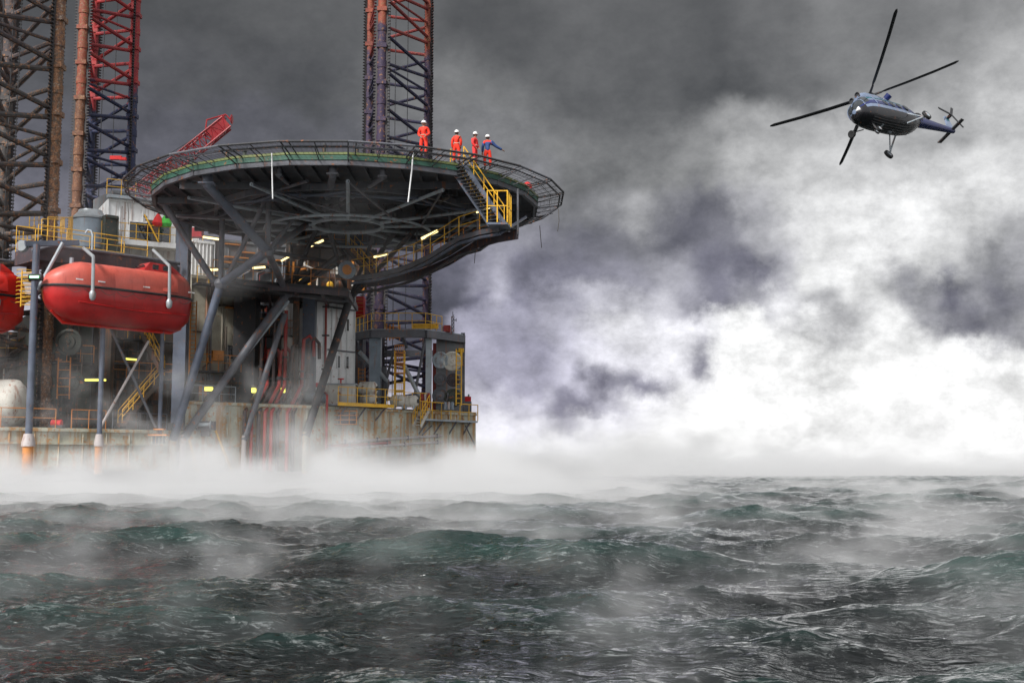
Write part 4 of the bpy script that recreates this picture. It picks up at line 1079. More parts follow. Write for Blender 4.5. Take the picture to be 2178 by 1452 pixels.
# ---------------------------------------------------------------- cranes
def lattice_boom(a, b, w0, w1, mat, parent, n=14):
    a, b = Vector(a), Vector(b); ax = (b-a).normalized(); sx = ax.cross(Vector((0, 0, 1))).normalized(); sy = sx.cross(ax)
    def c(f, i): w_ = w0+(w1-w0)*f; return a.lerp(b, f)+sx*w_*(-.5 if i in (0, 3) else .5)+sy*w_*(-.5 if i < 2 else .5)
    ch = MB()
    for i in range(4): ch.tube(c(0, i), c(1, i), .075, 6)
    ch.build('boom_chord', mat, parent)
    la = MB()
    for j in range(n):
        for i in range(4):
            k_ = (i+1) % 4; la.tube(c(j/n, i if j % 2 else k_), c((j+1)/n, k_ if j % 2 else i), .045, 5); la.tube(c(j/n, i), c(j/n, k_), .04, 5)
    la.build('boom_lacing', mat, parent)
    return c
ca, cb = P(225, 470, 94), P(482, 262, 96)
cr = thing('pedestal_crane', 'red lattice crane boom rising behind the left side of the deck', 'crane', (ca.x, ca.y, Zd))
MB().tube((ca.x, ca.y, Zd), (ca.x, ca.y, ca.z-1), .9, 16).build('pedestal', 'steel_grey', cr)
MB().box((ca.x, ca.y, ca.z-.2), (2.4, 2.2, 1.8)).build('slew_house', 'crane_red', cr)
cfn = lattice_boom(ca, cb, 1.15, 1.0, 'crane_red', cr, 20)
hb = MB(); hb.loft([[cfn(f, i) for i in range(4)] for f in (.86, .93, 1.0)]); hb.build('boom_head', 'crane_red', cr)
ax = (cb-ca).normalized()
for s_ in (-.3, .3): MB().lathe(cb+Vector((s_, 0, 0))+ax*.15+Vector((0, 0, .2)), [(.35, -.05), (.42, 0), (.35, .05)], axis=(1, 0, 0), n=16).build('sheave', 'crane_red', cr)
MB().path([cfn(.86, 2)+Vector((0, 0, .1)), cfn(.9, 2)+Vector((-.3, 0, .5)), cb+Vector((-.1, 0, .7)), cb+Vector((.3, 0, .3))], .07, 6).build('guard_rail', 'crane_red', cr)
MB().path([ca+Vector((-.5, 0, 2.5)), ca.lerp(cb, .5)+Vector((-.2, 0, 1.2)), cb+Vector((0, 0, .4))], .025, 4).build('luffing_rope', 'wire', cr)
q = P(760, 655, 95); t = thing('crane_cab', 'red barred crane cab between the white building and the slender leg', 'crane', (q.x, q.y, Zd))
MB().tube((q.x, q.y, Zd), (q.x, q.y, q.z-.8), .7, 14).build('pedestal', 'steel_grey', t)
MB().box(q, (1.1, 1.2, 1.7)).build('cab', 'tarp_red', t)
for i in range(5): MB().box(q+Vector((0, -.64, -.6+i*.3)), (1.0, .05, .05)).build('bar', 'orange_paint', t)
q = P(247, 336, 94)
tag(MB().box(q, (.9, .3, .28)).box(q+Vector((.55, 0, -.08)), (.5, .28, .2)).build('obstruction_light', 'tarp_red', None), 'small red box lamp inside the red topped leg', 'lamp')
MB  # (kept on the leg's inner ladder)

# ---------------------------------------------------------------- right: jack frame, platforms, tanks
YJ = 89.5
zp = Zat(860, 706, YJ)
jf = thing('jacking_tower', 'grey portal tower with gear wheels round the slender leg', 'jacking tower', (*X2(860, YJ), Zd))
pj = [X2(752, 90.5, 700), X2(790, 88, 700), X2(905, 88, 700), X2(985, 91.5, 700), X2(985, 103, 700), X2(752, 103, 700)]
ring_in = [X2(772, 91.5, 700), X2(925, 91.5, 700), X2(925, 102, 700), X2(772, 102, 700)]
ob = MB()
for i in range(len(pj)):
    a_, b_ = Vector((*pj[i], zp-.3)), Vector((*pj[(i+1) % len(pj)], zp-.3)); ob.beam(a_, b_, .35, .55)
ob.build('ring_beam', 'steel_grey', jf)
fl = MB(); fl.prism([pj[0], pj[1], pj[2], pj[3], X2(980, 92.6, 700), X2(905, 89.4, 700), X2(792, 89.4, 700), X2(757, 91.8, 700)], zp-.02, zp+.06); fl.build('gallery_floor', 'steel_pale', jf)
def col(px, Y, w, m_, y0=708):
    x, y = X2(px, Y); MB().box((x, y, (Zd+Zat(px, y0, Y))/2), (w, w, Zat(px, y0, Y)-Zd)).build('column', m_, jf)
col(797, 89.2, .85, 'tank_blue'); col(911, 89.2, .42, 'steel_pale'); col(766, 91, .3, 'steel_grey'); col(925, 90.5, .35, 'pipe_red', 730); col(984, 92, .3, 'steel_grey'); col(817, 89.5, .3, 'steel_grey', 780)
for (x0, y0, x1, y1, r) in ((764, 748, 826, 812, .16), (764, 760, 812, 800, .1), (826, 812, 812, 868, .14), (838, 742, 812, 850, .1), (860, 778, 905, 868, .16), (905, 718, 880, 850, .1), (848, 700, 866, 740, .1)):
    MB().tube(P(x0, y0, 89), P(x1, y1, 89), r, 8).build('brace', 'steel_grey' if r < .16 else 'steel_pale', jf, True)
gp = MB(); gx0, gx1 = X2(928, 90, 730), X2(984, 91.8, 730)
gp.prism([gx0, gx1, (gx1[0], gx1[1]+1.2), (gx0[0], gx0[1]+1.2)], Zd, Zat(950, 712, 90.5)); gp.build('gear_casing', 'grey_panel', jf)
for px, py, r, m_ in ((937, 766, .62, 'steel_pale'), (962, 768, .72, 'tank_white'), (937, 806, .5, 'steel_grey'), (964, 808, .5, 'plum_steel'), (937, 842, .62, 'steel_grey'), (964, 846, .68, 'machine_green')):
    gear(P(px, py, 89.9), r, m_, None, jf)
z_g = zp+.06
railing([(*X2(757, 91, 700), z_g), (*pj[1], z_g), (*pj[2], z_g), (*X2(940, 90, 700), z_g)], 'yellow handrail round the gallery of the slender leg', 'handrails of the right machinery', 1.15, .9)
ladder(822, 836, 688, 722, 88, 'yellow rail gate hanging on the front of the gallery', 'orange_paint', 2)
ladder(829, 850, 690, 724, 87.9, 'orange barred gate in the gallery handrail', 'orange_paint', 3)
tag(MB().box(P(905, 694, 89.3), (1.9, .1, .35)).box(P(905, 690, 89.2), (1.7, .1, .12)).build('yellow_board', 'yellow_paint', None), 'bright yellow board fixed to the gallery handrail', 'board')
# stair tower
t = thing('stair_tower', 'narrow yellow and orange caged stair tower inside the jack frame', 'stair tower', (*X2(848, 88.2), Zd))
x0, y0_ = X2(838, 88.0); x1, _ = X2(858, 88.0)
for (x, y) in ((x0, y0_), (x1, y0_), (x0, y0_+.7), (x1, y0_+.7)): MB().tube((x, y, Zd), (x, y, Zat(848, 745, 88)), .05, 6).build('corner_post', 'yellow_paint', t)
for py in (750, 772, 793, 830, 850):
    z = Zat(848, py, 88); b_ = MB(); b_.box(((x0+x1)/2, y0_+.35, z), (x1-x0+.1, .8, .08))
    for k_ in range(6): b_.tube((x0+(x1-x0)*k_/5, y0_-.02, z), (x0+(x1-x0)*k_/5, y0_-.02, z+.55), .022, 5)
    b_.tube((x0, y0_-.02, z+.55), (x1, y0_-.02, z+.55), .035, 5); b_.build('landing', 'orange_paint' if py < 810 else 'yellow_paint', t)
ladder(970, 981, 742, 862, 89.2, 'yellow caged ladder on the right gear casing', 'yellow_paint', 12)
ladder(762, 776, 782, 830, 90, 'orange brown ladder behind the white drums', 'orange_paint', 6)
# mast
q = P(963, 708, 90); t = thing('radio_mast', 'thin dark radio mast on top of the gear casing', 'mast', q)
mt = MB()
for dx, dy in ((-.09, 0), (.09, 0), (0, .15)): mt.tube(q+Vector((dx, dy, 0)), q+Vector((dx, dy, 1.25)), .03, 5)
for i in range(5): mt.tube(q+Vector((-.09, 0, i*.28)), q+Vector((.09, 0, i*.28+.25)), .02, 4)
mt.tube(q+Vector((0, 0, 1.2)), q+Vector((0, 0, 1.6)), .025, 5); mt.build('mast_pole', 'machine_green', t)
MB().tube(q+Vector((.05, 0, .95)), q+Vector((.25, 0, .95)), .03, 5).tube(q+Vector((.25, 0, .85)), q+Vector((.25, 0, 1.1)), .03, 5).build('aerial', 'steel_dark', t)
q = P(951, 702, 90); tag(MB().box(q+Vector((0, 0, .1)), (.5, .4, .5)).tube(q+Vector((-.3, 0, -.3)), q+Vector((-.3, 0, .3)), .03).tube(q+Vector((.3, 0, -.3)), q+Vector((.3, 0, .3)), .03).build('signal_box', 'pipe_red', None), 'small rusty red signal box beside the radio mast', 'box')
tag(MB().box(P(981, 762, 91.5), (.18, .3, 1.1)).box(P(981, 745, 91.5), (.4, .3, .3)).build('yellow_davit', 'yellow_paint', None), 'small yellow bracket on the right side of the gear casing', 'bracket')

# deck extension with yellow rails, right
zq = HZ1
ext = [onface(700, off=.9), onface(815, off=1.1), onface(815, off=-.2), onface(700, off=-.2)]
te = thing('side_platform', 'narrow yellow edged platform jutting from the right hull', 'platform', (ext[0].x, ext[0].y, zq))
MB().prism([p[:2] for p in ext], zq+.055, zq+.17).build('floor', 'steel_pale', te)
eb = MB(); eb.beam((ext[0].x, ext[0].y-.06, zq+.12), (ext[1].x, ext[1].y-.06, zq+.12), .08, .24); eb.build('edge', 'yellow_paint', te)
for f in (.15, .5, .85):
    q = ext[0].lerp(ext[1], f); w_ = ext[3].lerp(ext[2], f); MB().tube((q.x, q.y+.1, zq+.05), (w_.x, w_.y-.1, zq-1.0), .06, 6).build('knee', 'steel_grey', te)
railing([(ext[0].x, ext[0].y, zq+.17), (ext[1].x, ext[1].y, zq+.17)], 'yellow handrail of the platform below the white panelled building', 'handrails of the right machinery', 1.1, .85)
e2 = [onface(818, off=.3), onface(900, off=.5), onface(900, off=-.3), onface(818, off=-.3)]
railing([(e2[0].x, e2[0].y, zq+.06), (e2[1].x, e2[1].y, zq+.06)], 'yellow handrail in front of the pale winches', 'handrails of the right machinery', 1.15, .8)
e3 = [onface(880, off=.9), onface(1004, off=.6)]
q3 = [onface(880, off=-.1), onface(1004, off=-.1)]
t3 = thing('side_platform', 'lower walkway platform along the right end of the hull', 'platform', (e3[0].x, e3[0].y, zq-.9))
MB().prism([e3[0][:2], e3[1][:2], q3[1][:2], q3[0][:2]], zq-.75, zq-.62).build('floor', 'steel_pale', t3)
for f in (.1, .35, .6, .85):
    q = e3[0].lerp(e3[1], f); w_ = q3[0].lerp(q3[1], f); MB().tube((q.x, q.y+.1, zq-.75), (w_.x, w_.y-.1, zq-1.7), .06, 6).build('knee', 'steel_grey', t3)
railing([(e3[0].x, e3[0].y, zq-.62), (e3[1].x, e3[1].y, zq-.62)], 'bright yellow handrail at the right end of the hull', 'handrails of the right machinery', 1.2, .95, r=.035)
stair('side_stair', (onface(897, off=.4).x, onface(897, off=.4).y, zq+.1), (onface(868, off=.9).x, onface(868, off=.9).y, zq-1.2), .6, 6, 'short white stair down to the lower side platform', 'tank_white', 'tank_white')
# hanging basket below the platform
q = FZ(735, 888, .6); t = thing('hanging_cage', 'dark orange barred cage hung below the yellow edged platform', 'cage', q)
c_ = MB()
for i in range(4): c_.box(q+Vector((0, 0, -.45+i*.3)), (1.6, .7, .05))
for dx in (-.8, -.3, .3, .8):
    c_.tube(q+Vector((dx, -.35, -.5)), q+Vector((dx, -.35, .55)), .03, 5)
c_.build('frame', 'orange_paint', t)
MB().box(q+Vector((0, .1, -.05)), (1.3, .35, .7)).build('backing', 'steel_dark', t)
# drums
for (px, py, Y, r, L, lab, ax) in ((782, 826, 86.5, .48, 1.15, 'upper pale drum of the stacked pair by the white building', (1, -.2, 0)), (784, 850, 86.3, .42, 1.0, 'lower pale drum of the stacked pair by the white building', (1, -.2, 0)),
                       (848, 852, 87, .42, 1.0, 'left pale winch drum behind the yellow rail', (1, -.3, 0)), (872, 853, 87, .42, 1.0, 'right pale winch drum behind the yellow rail', (1, -.3, 0))):
    q = P(px, py, Y); t = thing('drum', lab, 'drum', (q.x, q.y, Zd if py > 840 else q.z-r), 'pale drums on the right hull deck')
    MB().lathe(q-Vector(ax).normalized()*L/2, [(.02, -.1), (r*.75, -.06), (r, .08), (r, L*.33), (r*1.05, L*.35), (r, L*.4), (r, L*.66), (r*1.05, L*.69), (r, L*.72), (r, L-.08), (r*.75, L+.06), (.02, L+.1)], axis=ax, n=24).build('shell', 'tank_white', t, True)
    if py > 840:
        for s_ in (-.3, .3): MB().box((q.x+s_, q.y, (Zd+q.z-r*.7)/2), (.12, .7, max(.1, q.z-r*.7-Zd))).build('cradle', 'steel_pale', t)
    else:
        for s_ in (-.3, .3): MB().box((q.x+s_, q.y, q.z-r-.02), (.12, .6, .2)).build('cradle', 'steel_pale', t)
    MB().lathe(q+Vector(ax).normalized()*(L/2+.08), [(.01, 0), (r*.35, .02), (r*.35, .1)], axis=ax, n=12).build('hatch', 'steel_dark', t)
q = P(676, 845, 84); tag(MB().lathe(q-Vector((.9, 0, 0)), [(.02, -.1), (.3, -.02), (.36, .12), (.36, 1.3), (.42, 1.32), (.42, 1.4), (.3, 1.5), (.02, 1.55)], axis=(1, .15, 0), n=20).build('pressure_vessel', 'tank_blue', None, True), 'small blue horizontal vessel beside the dark raker', 'tank')
q = P(704, 832, 84.5)
t = thing('deck_crates', 'pale cabinet with a red valve wheel on the hull deck', 'cabinet', (q.x, q.y, Zd))
MB().box((q.x+.6, q.y, Zd+.75), (2.2, .8, 1.5)).build('body', 'tank_white', t); MB().box((q.x+.6, q.y, Zd+1.55), (2.4, 1, .1)).build('lid', 'steel_pale', t)
MB().lathe((q.x+.7, q.y-.2, Zd+1.62), [(.05, 0), (.05, .25), (.22, .27), (.22, .33), (.05, .35)], n=12).build('valve_wheel', 'tarp_red', t)
for px, h_, m_, lab in ((905, 1.2, 'pipe_red', 'dark red gas bottle rack beside the long brace'), (890, .6, 'tank_white', 'low pale machine behind the end of the yellow rail'), (955, .55, 'tank_blue', 'blue pump at the foot of the gear casing')):
    q = P(px, 860, 88.5); t = thing('deck_machine', lab, 'machine', (q.x, q.y, Zd))
    MB().box((q.x, q.y, Zd+h_*.45), (.7, .6, h_*.9)).build('body', m_, t)
    for i in range(3): MB().tube((q.x-.25+i*.25, q.y-.35, Zd), (q.x-.25+i*.25, q.y-.35, Zd+h_), .09, 8).build('cylinder', 'pipe_white' if i % 2 else m_, t, True)
q = P(986, 842, 92.5); t = thing('deck_windlass', 'green and red windlass at the far right end of the hull deck', 'windlass', (q.x, q.y, Zd))
MB().box((q.x, q.y, Zd+.4), (1.2, .8, .8)).build('base', 'steel_grey', t)
MB().lathe((q.x-.5, q.y, Zd+1.0), [(.35, 0), (.4, .08), (.22, .12), (.22, .8), (.4, .85), (.35, .95)], axis=(1, 0, 0), n=18).build('drum', 'green_edge', t, True)
MB().box((q.x+.35, q.y-.2, Zd+1.0), (.45, .4, .35)).build('motor', 'tarp_red', t)
for (x0, y0, x1, y1, lab) in ((990, 905, 1010, 945, 'thin diagonal stay at the right end of the hull side'), (898, 925, 918, 905, 'short slanted stay below the right rail')):
    tag(MB().path([FZ(x0, y0, .5), FZ(min(x1, 1011), y1, .5)], .05, 6).build('hull_stay', 'steel_grey', None), lab, 'stay')
# ---------------------------------------------------------------- people
plain('skin', (.30, .15, .10), .6)
plain('coverall_orange', (.80, .032, .010), .75)
plain('coverall_red', (.72, .03, .03), .75)
plain('jacket_blue', (.03, .07, .22), .75)
plain('boot_black', (.015, .014, .013), .6)
plain('helmet_white', (.80, .80, .79), .35)
plain('hair_dark', (.03, .02, .015), .8)
plain('glove_tan', (.30, .22, .12), .8)
plain('reflective_tape', (.65, .66, .5), .4)
def skin_mesh(name, verts, edges, radii, mat, parent, levels=2, root=0):
    me = bpy.data.meshes.new(name); me.from_pydata([tuple(v) for v in verts], edges, []); me.update()
    tmp = bpy.data.objects.new('tmp', me); COL.objects.link(tmp)
    tmp.modifiers.new('s', 'SKIN'); me.skin_vertices.new() if not me.skin_vertices else None
    for i, r in enumerate(radii):
        sv = me.skin_vertices[0].data[i]; sv.radius = (r, r) if isinstance(r, (int, float)) else r; sv.use_root = (i == root)
    sd = tmp.modifiers.new('d', 'SUBSURF'); sd.levels = levels; sd.render_levels = levels
    dg = bpy.context.evaluated_depsgraph_get(); dg.update()
    res = bpy.data.meshes.new_from_object(tmp.evaluated_get(dg)); res.name = name
    bpy.data.objects.remove(tmp)
    res.materials.clear(); res.materials.append(MATS[mat]); res.polygons.foreach_set('use_smooth', [True]*len(res.polygons))
    o = bpy.data.objects.new(name, res); COL.objects.link(o); o.parent = parent
    return o
def person(loc, face, H, label, pose, suit='coverall_orange', jacket=None, legs_apart=.13, lean=0, head_turn=0, group='crew standing on the deck rim'):
    """pose: dict elbow/hand for L and R in body axes (x forward, y left, z up) as fraction of height"""
    root = thing('person', label, 'person', loc, group); root.rotation_euler = (0, 0, face)
    V = []; E = []; Rd = []
    def v(x, y, z, r, p=None):
        V.append((x*H+lean*z*H, y*H, z*H)); Rd.append(r*H if not isinstance(r, tuple) else (r[0]*H, r[1]*H))
        if p is not None: E.append((p, len(V)-1))
        return len(V)-1
    pel = v(0, 0, .53, (.062, .085)); wa = v(.005, 0, .60, (.055, .078), pel); ch = v(.01, 0, .72, (.065, .095), wa); nb = v(.0, 0, .81, (.04, .055), ch)
    nk = v(.005, 0, .855, .030, nb)
    # head: skull, face
    h1 = v(.012, 0, .895, .042, nk); h2 = v(.012, 0, .94, .052, h1); h3 = v(.005, 0, .985, .034, h2)
    nose = v(.078, 0, .925, .010, h2)
    for s_ in (-1, 1): v(.012, .058*s_, .93, .010, h2)          # ears
    feet = []
    for s_, sd_ in (('L', 1), ('R', -1)):
        hp_ = v(0, .055*sd_, .50, .056, pel); kn = v(.012, (.055+legs_apart*.25)*sd_, .28, .036, hp_); an = v(-.005, legs_apart*.55*sd_, .055, .024, kn)
        he = v(-.015, legs_apart*.58*sd_, .022, .022, an); v(.085, legs_apart*.68*sd_, .018, .020, he); feet.append(legs_apart*.6*sd_)
    hands = []
    for s_, sd_ in (('L', 1), ('R', -1)):
        el, ha = pose[s_]
        sh = v(0, .105*sd_, .80, .042, nb); e_ = v(el[0], el[1]*sd_, el[2], .030, sh); w_ = v(ha[0], ha[1]*sd_, ha[2], .021, e_)
        d_ = (Vector(ha)-Vector(el)); d_ = Vector((d_.x, d_.y*sd_, d_.z)).normalized()
        W = Vector((ha[0], ha[1]*sd_, ha[2])); side = d_.cross(Vector((0, 0, 1)))
        side = side.normalized() if side.length > .2 else Vector((1, 0, 0))
        nrm = side.cross(d_)
        pm = W+d_*.035; pi_ = v(*pm, .020, w_)
        for k_, (off_, ln) in enumerate(((-.018, .040), (-.006, .046), (.006, .043), (.017, .034))):
            b0 = pm+d_*.018+side*off_; b1 = b0+d_*ln*.55-nrm*.004; b2 = b1+d_*ln*.4-nrm*.012
            i0 = v(*b0, .0062, pi_); i1 = v(*b1, .0056, i0); v(*b2, .0045, i1)
        t0 = W+d_*.022-side*.022; t1 = t0+d_*.02-side*.014; i0 = v(*t0, .0075, pi_); v(*t1, .0055, i0)
        hands.append((W, d_))
    body = skin_mesh('body', V, E, Rd, 'skin', root, 1)
    # coverall: same skeleton without head, hands and feet, a little larger
    def suitmesh(nm, parts, mat, g_):
        vs, es, rs = [], [], []
        mp = {}
        for chain in parts:
            prev = None
            for (x, y, z, r) in chain:
                key = (round(x, 4), round(y, 4), round(z, 4))
                if key not in mp:
                    mp[key] = len(vs); vs.append((x*H+lean*z*H, y*H, z*H)); rs.append((r[0]*H+g_, r[1]*H+g_) if isinstance(r, tuple) else r*H+g_)
                if prev is not None: es.append((prev, mp[key]))
                prev = mp[key]
        return skin_mesh(nm, vs, es, rs, mat, root, 2)
    PEL = (0, 0, .53, (.062, .085)); WA = (.005, 0, .60, (.056, .080)); CH = (.01, 0, .72, (.066, .098)); NB = (0, 0, .81, (.045, .06)); CO = (.003, 0, .845, .034)
    legs = [[PEL, (0, .055*s_, .50, .058), (.012, (.055+legs_apart*.25)*s_, .28, .042), (-.005, legs_apart*.55*s_, .06, .034)] for s_ in (1, -1)]
    arms = [[NB, (0, .105*s_, .80, .045)]+[(pose[k_][0][0], pose[k_][0][1]*s_, pose[k_][0][2], .036), (pose[k_][1][0], pose[k_][1][1]*s_, pose[k_][1][2], .027)] for k_, s_ in (('L', 1), ('R', -1))]
    if jacket:
        suitmesh('trousers', [[PEL, (.005, 0, .585, (.054, .076))]]+legs, suit, .012)
        suitmesh('jacket', [[(0, 0, .50, (.066, .09)), WA, CH, NB, CO]]+arms, jacket, .02)
        yk = suitmesh('shoulder_yoke', [[(.008, 0, .765, (.062, .094)), NB, CO]]+[[NB, (0, .105*s_, .80, .047), (pose[k_][0][0]*.55, (.105+(pose[k_][0][1]-.105)*.55)*s_, .80+(pose[k_][0][2]-.80)*.55, .043)] for k_, s_ in (('L', 1), ('R', -1))], suit, .024)
    else:
        suitmesh('coverall', [[PEL, WA, CH, NB, CO]]+legs+arms, suit, .014)
        tp = MB()
        for z_q, rx, ry in ((.60, .085, .108),):
            tp.path([(rx*H*math.cos(a_)+lean*z_q*H+.005*H, ry*H*math.sin(a_), z_q*H) for a_ in [2*math.pi*i/20 for i in range(20)]], .016, 5, True)
        for s_ in (1, -1):
            for z_q in (.20,): tp.path([(.006*H+.047*H*math.cos(a_), ((.055+legs_apart*.28)*s_+.047*math.sin(a_))*H, z_q*H) for a_ in [2*math.pi*i/12 for i in range(12)]], .014, 5, True)
        loc_build(tp, 'tape', 'reflective_tape', root)
    for s_ in (1, -1):
        bt = MB(); y = legs_apart*.6*s_*H
        bt.loft([[Vector((x, y+w*math.cos(a_), max(.0, .045*H*hh+hh*.04*H*math.sin(a_)))) for a_ in [2*math.pi*i/10 for i in range(10)]] for x, w, hh in ((-.045*H, .01, .3), (-.035*H, .045, 1), (.02*H, .05, 1), (.09*H, .052, .75), (.115*H, .03, .4))])
        bt.tube((-.008*H, y-.008*s_, .03), (-.005*H, y-.008*s_, .12*H), .05, 10)
        loc_build(bt, 'boot', 'boot_black', root)
    hx, hz = .008*H+lean*.95*H, .955*H
    hm = MB(); hm.lathe((hx, 0, hz), [(.15*H/1.8, -.012), (.155*H/1.8, .0), (.125*H/1.8, .012), (.125*H/1.8, .05), (.115*H/1.8, .09), (.085*H/1.8, .125), (.03, .145), (.004, .148)], n=20)
    hm.box((hx+.13, 0, hz-.002), (.10, .17, .012)); hm.box((hx, 0, hz+.14), (.16, .03, .025))
    ho = loc_build(hm, 'helmet', 'helmet_white', root)
    ey = MB()
    for s_ in (-1, 1): ey.lathe((hx+.047*H, .020*H*s_, .932*H), [(.002, .018), (.009, .012), (.012, 0)], axis=(1, 0, 0), n=8)
    ey.box((hx+.055*H, 0, .905*H), (.012, .045, .008)); loc_build(ey, 'face_features', 'hair_dark', root)
    hr = MB(); hr.lathe((hx-.012, 0, .90*H), [(.045*H, 0), (.058*H, .03*H), (.058*H, .055*H)], n=16); loc_build(hr, 'hair', 'hair_dark', root)
    return root
def loc_build(mb, name, mat, root):
    o = mb.build(name, mat, None, True); off = Vector(o.location)
    for v_ in o.data.vertices: v_.co += off
    o.location = (0, 0, 0); o.parent = root; return o
def rim(px, py_feet=None, Y=None): return Vector((P(px, 330, Y).x, Y, TZ+.03))
down = ((-.01, .145, .645), (.03, .15, .49))
person(rim(901, Y=64.9), R(-100), 1.93, 'worker in orange coverall and white helmet alone in front of the slender leg', {'L': ((-.02, .155, .65), (.09, .08, .56)), 'R': ((-.02, .155, .65), (.09, .07, .55))}, group=None, legs_apart=.10)
person(rim(971, Y=66.3), R(70), 1.80, 'worker in orange coverall seen from behind, second from the left on the rim', {'L': down, 'R': ((-.01, .155, .65), (.05, .12, .52))}, group=None)
person(rim(1010, Y=66.9), R(-20), 1.86, 'slim worker in red coverall turned sideways between two colleagues', {'L': ((.02, .14, .65), (.10, .06, .55)), 'R': ((-.02, .14, .65), (.07, .10, .52))}, 'coverall_red', group=None, legs_apart=.09)
person(rim(1037, Y=67.6), R(95), 1.90, 'worker in blue and red jacket with one arm stretched out to the right', {'L': down, 'R': ((.02, .26, .68), (.08, .44, .60))}, 'coverall_orange', 'jacket_blue', group=None)

# ---------------------------------------------------------------- helicopter
HUB = P(1848, 205, 78)
cb_ = -ray(1870, 230).normalized(); cr_ = Vector((0, -SP, CP)).cross(cb_).normalized(); cu_ = cb_.cross(cr_)
def cam2w(a): return cr_*a[0]+cu_*a[1]+cb_*a[2]
hu = cam2w((-.523, .703, -.478)).normalized(); hf = cam2w((-.538, .163, .827)); hf = (hf-hu*hf.dot(hu)).normalized(); hl = hu.cross(hf)
HM = Matrix((hf, hl, hu)).transposed()
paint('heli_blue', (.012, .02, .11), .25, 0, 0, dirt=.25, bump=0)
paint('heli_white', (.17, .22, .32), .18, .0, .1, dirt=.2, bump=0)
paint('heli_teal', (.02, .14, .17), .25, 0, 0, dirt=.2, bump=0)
paint('heli_belly', (.014, .014, .018), .3, .1, 0, dirt=.5, bump=.05)
plain('blade_black', (.012, .012, .014), .5)
heli = thing('helicopter', 'dark blue and white helicopter banking in the cloudy sky', 'helicopter', HUB)
heli.rotation_mode = 'QUATERNION'; heli.rotation_quaternion = HM.to_quaternion()
def hb_(mb, name, mat, par=None, smooth=True):
    o = mb.build(name, mat, None, smooth); off = Vector(o.location)
    for v_ in o.data.vertices: v_.co += off
    o.location = (0, 0, 0); o.parent = par or heli; return o
# fuselage pod: stations x, half width, bottom z, top z
ST = [(3.75, .12, -2.35, -2.1), (3.6, .42, -2.62, -1.80), (3.25, .66, -2.82, -1.45), (2.7, .80, -2.95, -1.12), (2.0, .86, -3.02, -.98), (1.0, .88, -3.05, -.95), (0, .88, -3.05, -.95), (-1.2, .86, -3.0, -.95), (-2.2, .76, -2.85, -.98), (-3.0, .58, -2.55, -1.03), (-3.7, .38, -2.15, -1.06), (-4.2, .30, -1.9, -1.08)]
def hring(x, w, zb, zt, n=32, p=.72):
    zc = (zb+zt)/2; h = (zt-zb)/2
    r_ = []
    for i in range(n):
        a_ = 2*math.pi*i/n; c_, s_ = math.cos(a_), math.sin(a_)
        r_.append(Vector((x, w*math.copysign(abs(c_)**p, c_), zc+h*math.copysign(abs(s_)**p, s_))))
    return r_
def band(st, a0, a1, grow=0.0, n=64):
    """open strip of the pod between ring fractions"""
    rings = [hring(x, w+grow, zb-grow, zt+grow, n) for x, w, zb, zt in st]; i0, i1 = int(a0*n), int(a1*n)
    mb = MB(); m_ = i1-i0+1; vs = [r[i % n] for r in rings for i in range(i0, i1+1)]; fs = []
    for j in range(len(rings)-1):
        for i in range(m_-1): fs.append((j*m_+i, (j+1)*m_+i, (j+1)*m_+i+1, j*m_+i+1))
    mb.add(vs, fs); return mb
fin_st = []
for i in range(len(ST)-1):
    for k_ in range(3):
        f = k_/3; fin_st.append(tuple(ST[i][j]*(1-f)+ST[i+1][j]*f for j in range(4)))
fin_st.append(ST[-1])
mb = MB(); mb.loft([hring(*s_, 64) for s_ in fin_st]); fus = hb_(mb, 'fuselage', 'heli_white')
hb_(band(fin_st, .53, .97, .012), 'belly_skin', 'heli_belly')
hb_(band(fin_st[3:], .455, .50, .016), 'side_stripe', 'heli_blue'); hb_(band(fin_st[3:], -.0, .045, .016), 'side_stripe', 'heli_blue')
hb_(band(fin_st[3:], .40, .43, .016), 'side_stripe', 'heli_teal'); hb_(band(fin_st[3:], .07, .10, .016), 'side_stripe', 'heli_teal')
hb_(band(fin_st[:10], .03, .27, .02), 'windscreen', 'dark_glass'); hb_(band(fin_st[:10], .23, .47, .02), 'windscreen', 'dark_glass')
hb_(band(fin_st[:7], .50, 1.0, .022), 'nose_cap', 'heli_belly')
fr_ = MB()
for x_, w, zb, zt in (ST[2], ST[4]): fr_.path([q for q in hring(x_, w+.03, zb-.03, zt+.03, 40)[0:21]], .025, 5)
fr_.path([Vector((x_, 0, zt+.03)) for x_, w, zb, zt in ST[1:5]], .025, 5); hb_(fr_, 'canopy_frame', 'heli_white')
for s_ in (1, -1):
    for x_ in (.9, .1, -.7, -1.5): hb_(MB().lathe((x_, .84*s_, -1.75), [(.24, 0), (.24, .06), (.20, .075), (.01, .075)], axis=(0, s_, .12), n=18), 'cabin_window', 'dark_glass')
rb_ = MB()
for y in (-.62, -.45, -.28, -.1, .1, .28, .45, .62):
    pts = []
    for x_, w, zb, zt in ST[3:11]:
        zc = (zb+zt)/2; h = (zt-zb)/2; q = min(.98, abs(y)/w); s2 = (1-q**(1/.72))**.72 if False else (1-(q**(1/.72))**2)**.36
        pts.append(Vector((x_, y if abs(y) < w else w*math.copysign(1, y), zc-h*s2-.01)))
    rb_.path(pts, .03, 5)
hb_(rb_, 'belly_rib', 'steel_dark')
bx = MB(); bx.box((.2, -.3, -3.08), (.4, .12, .06)); bx.box((1.5, -.1, -3.07), (.12, .5, .08)); hb_(bx, 'belly_fitting', 'steel_pale', None, False)
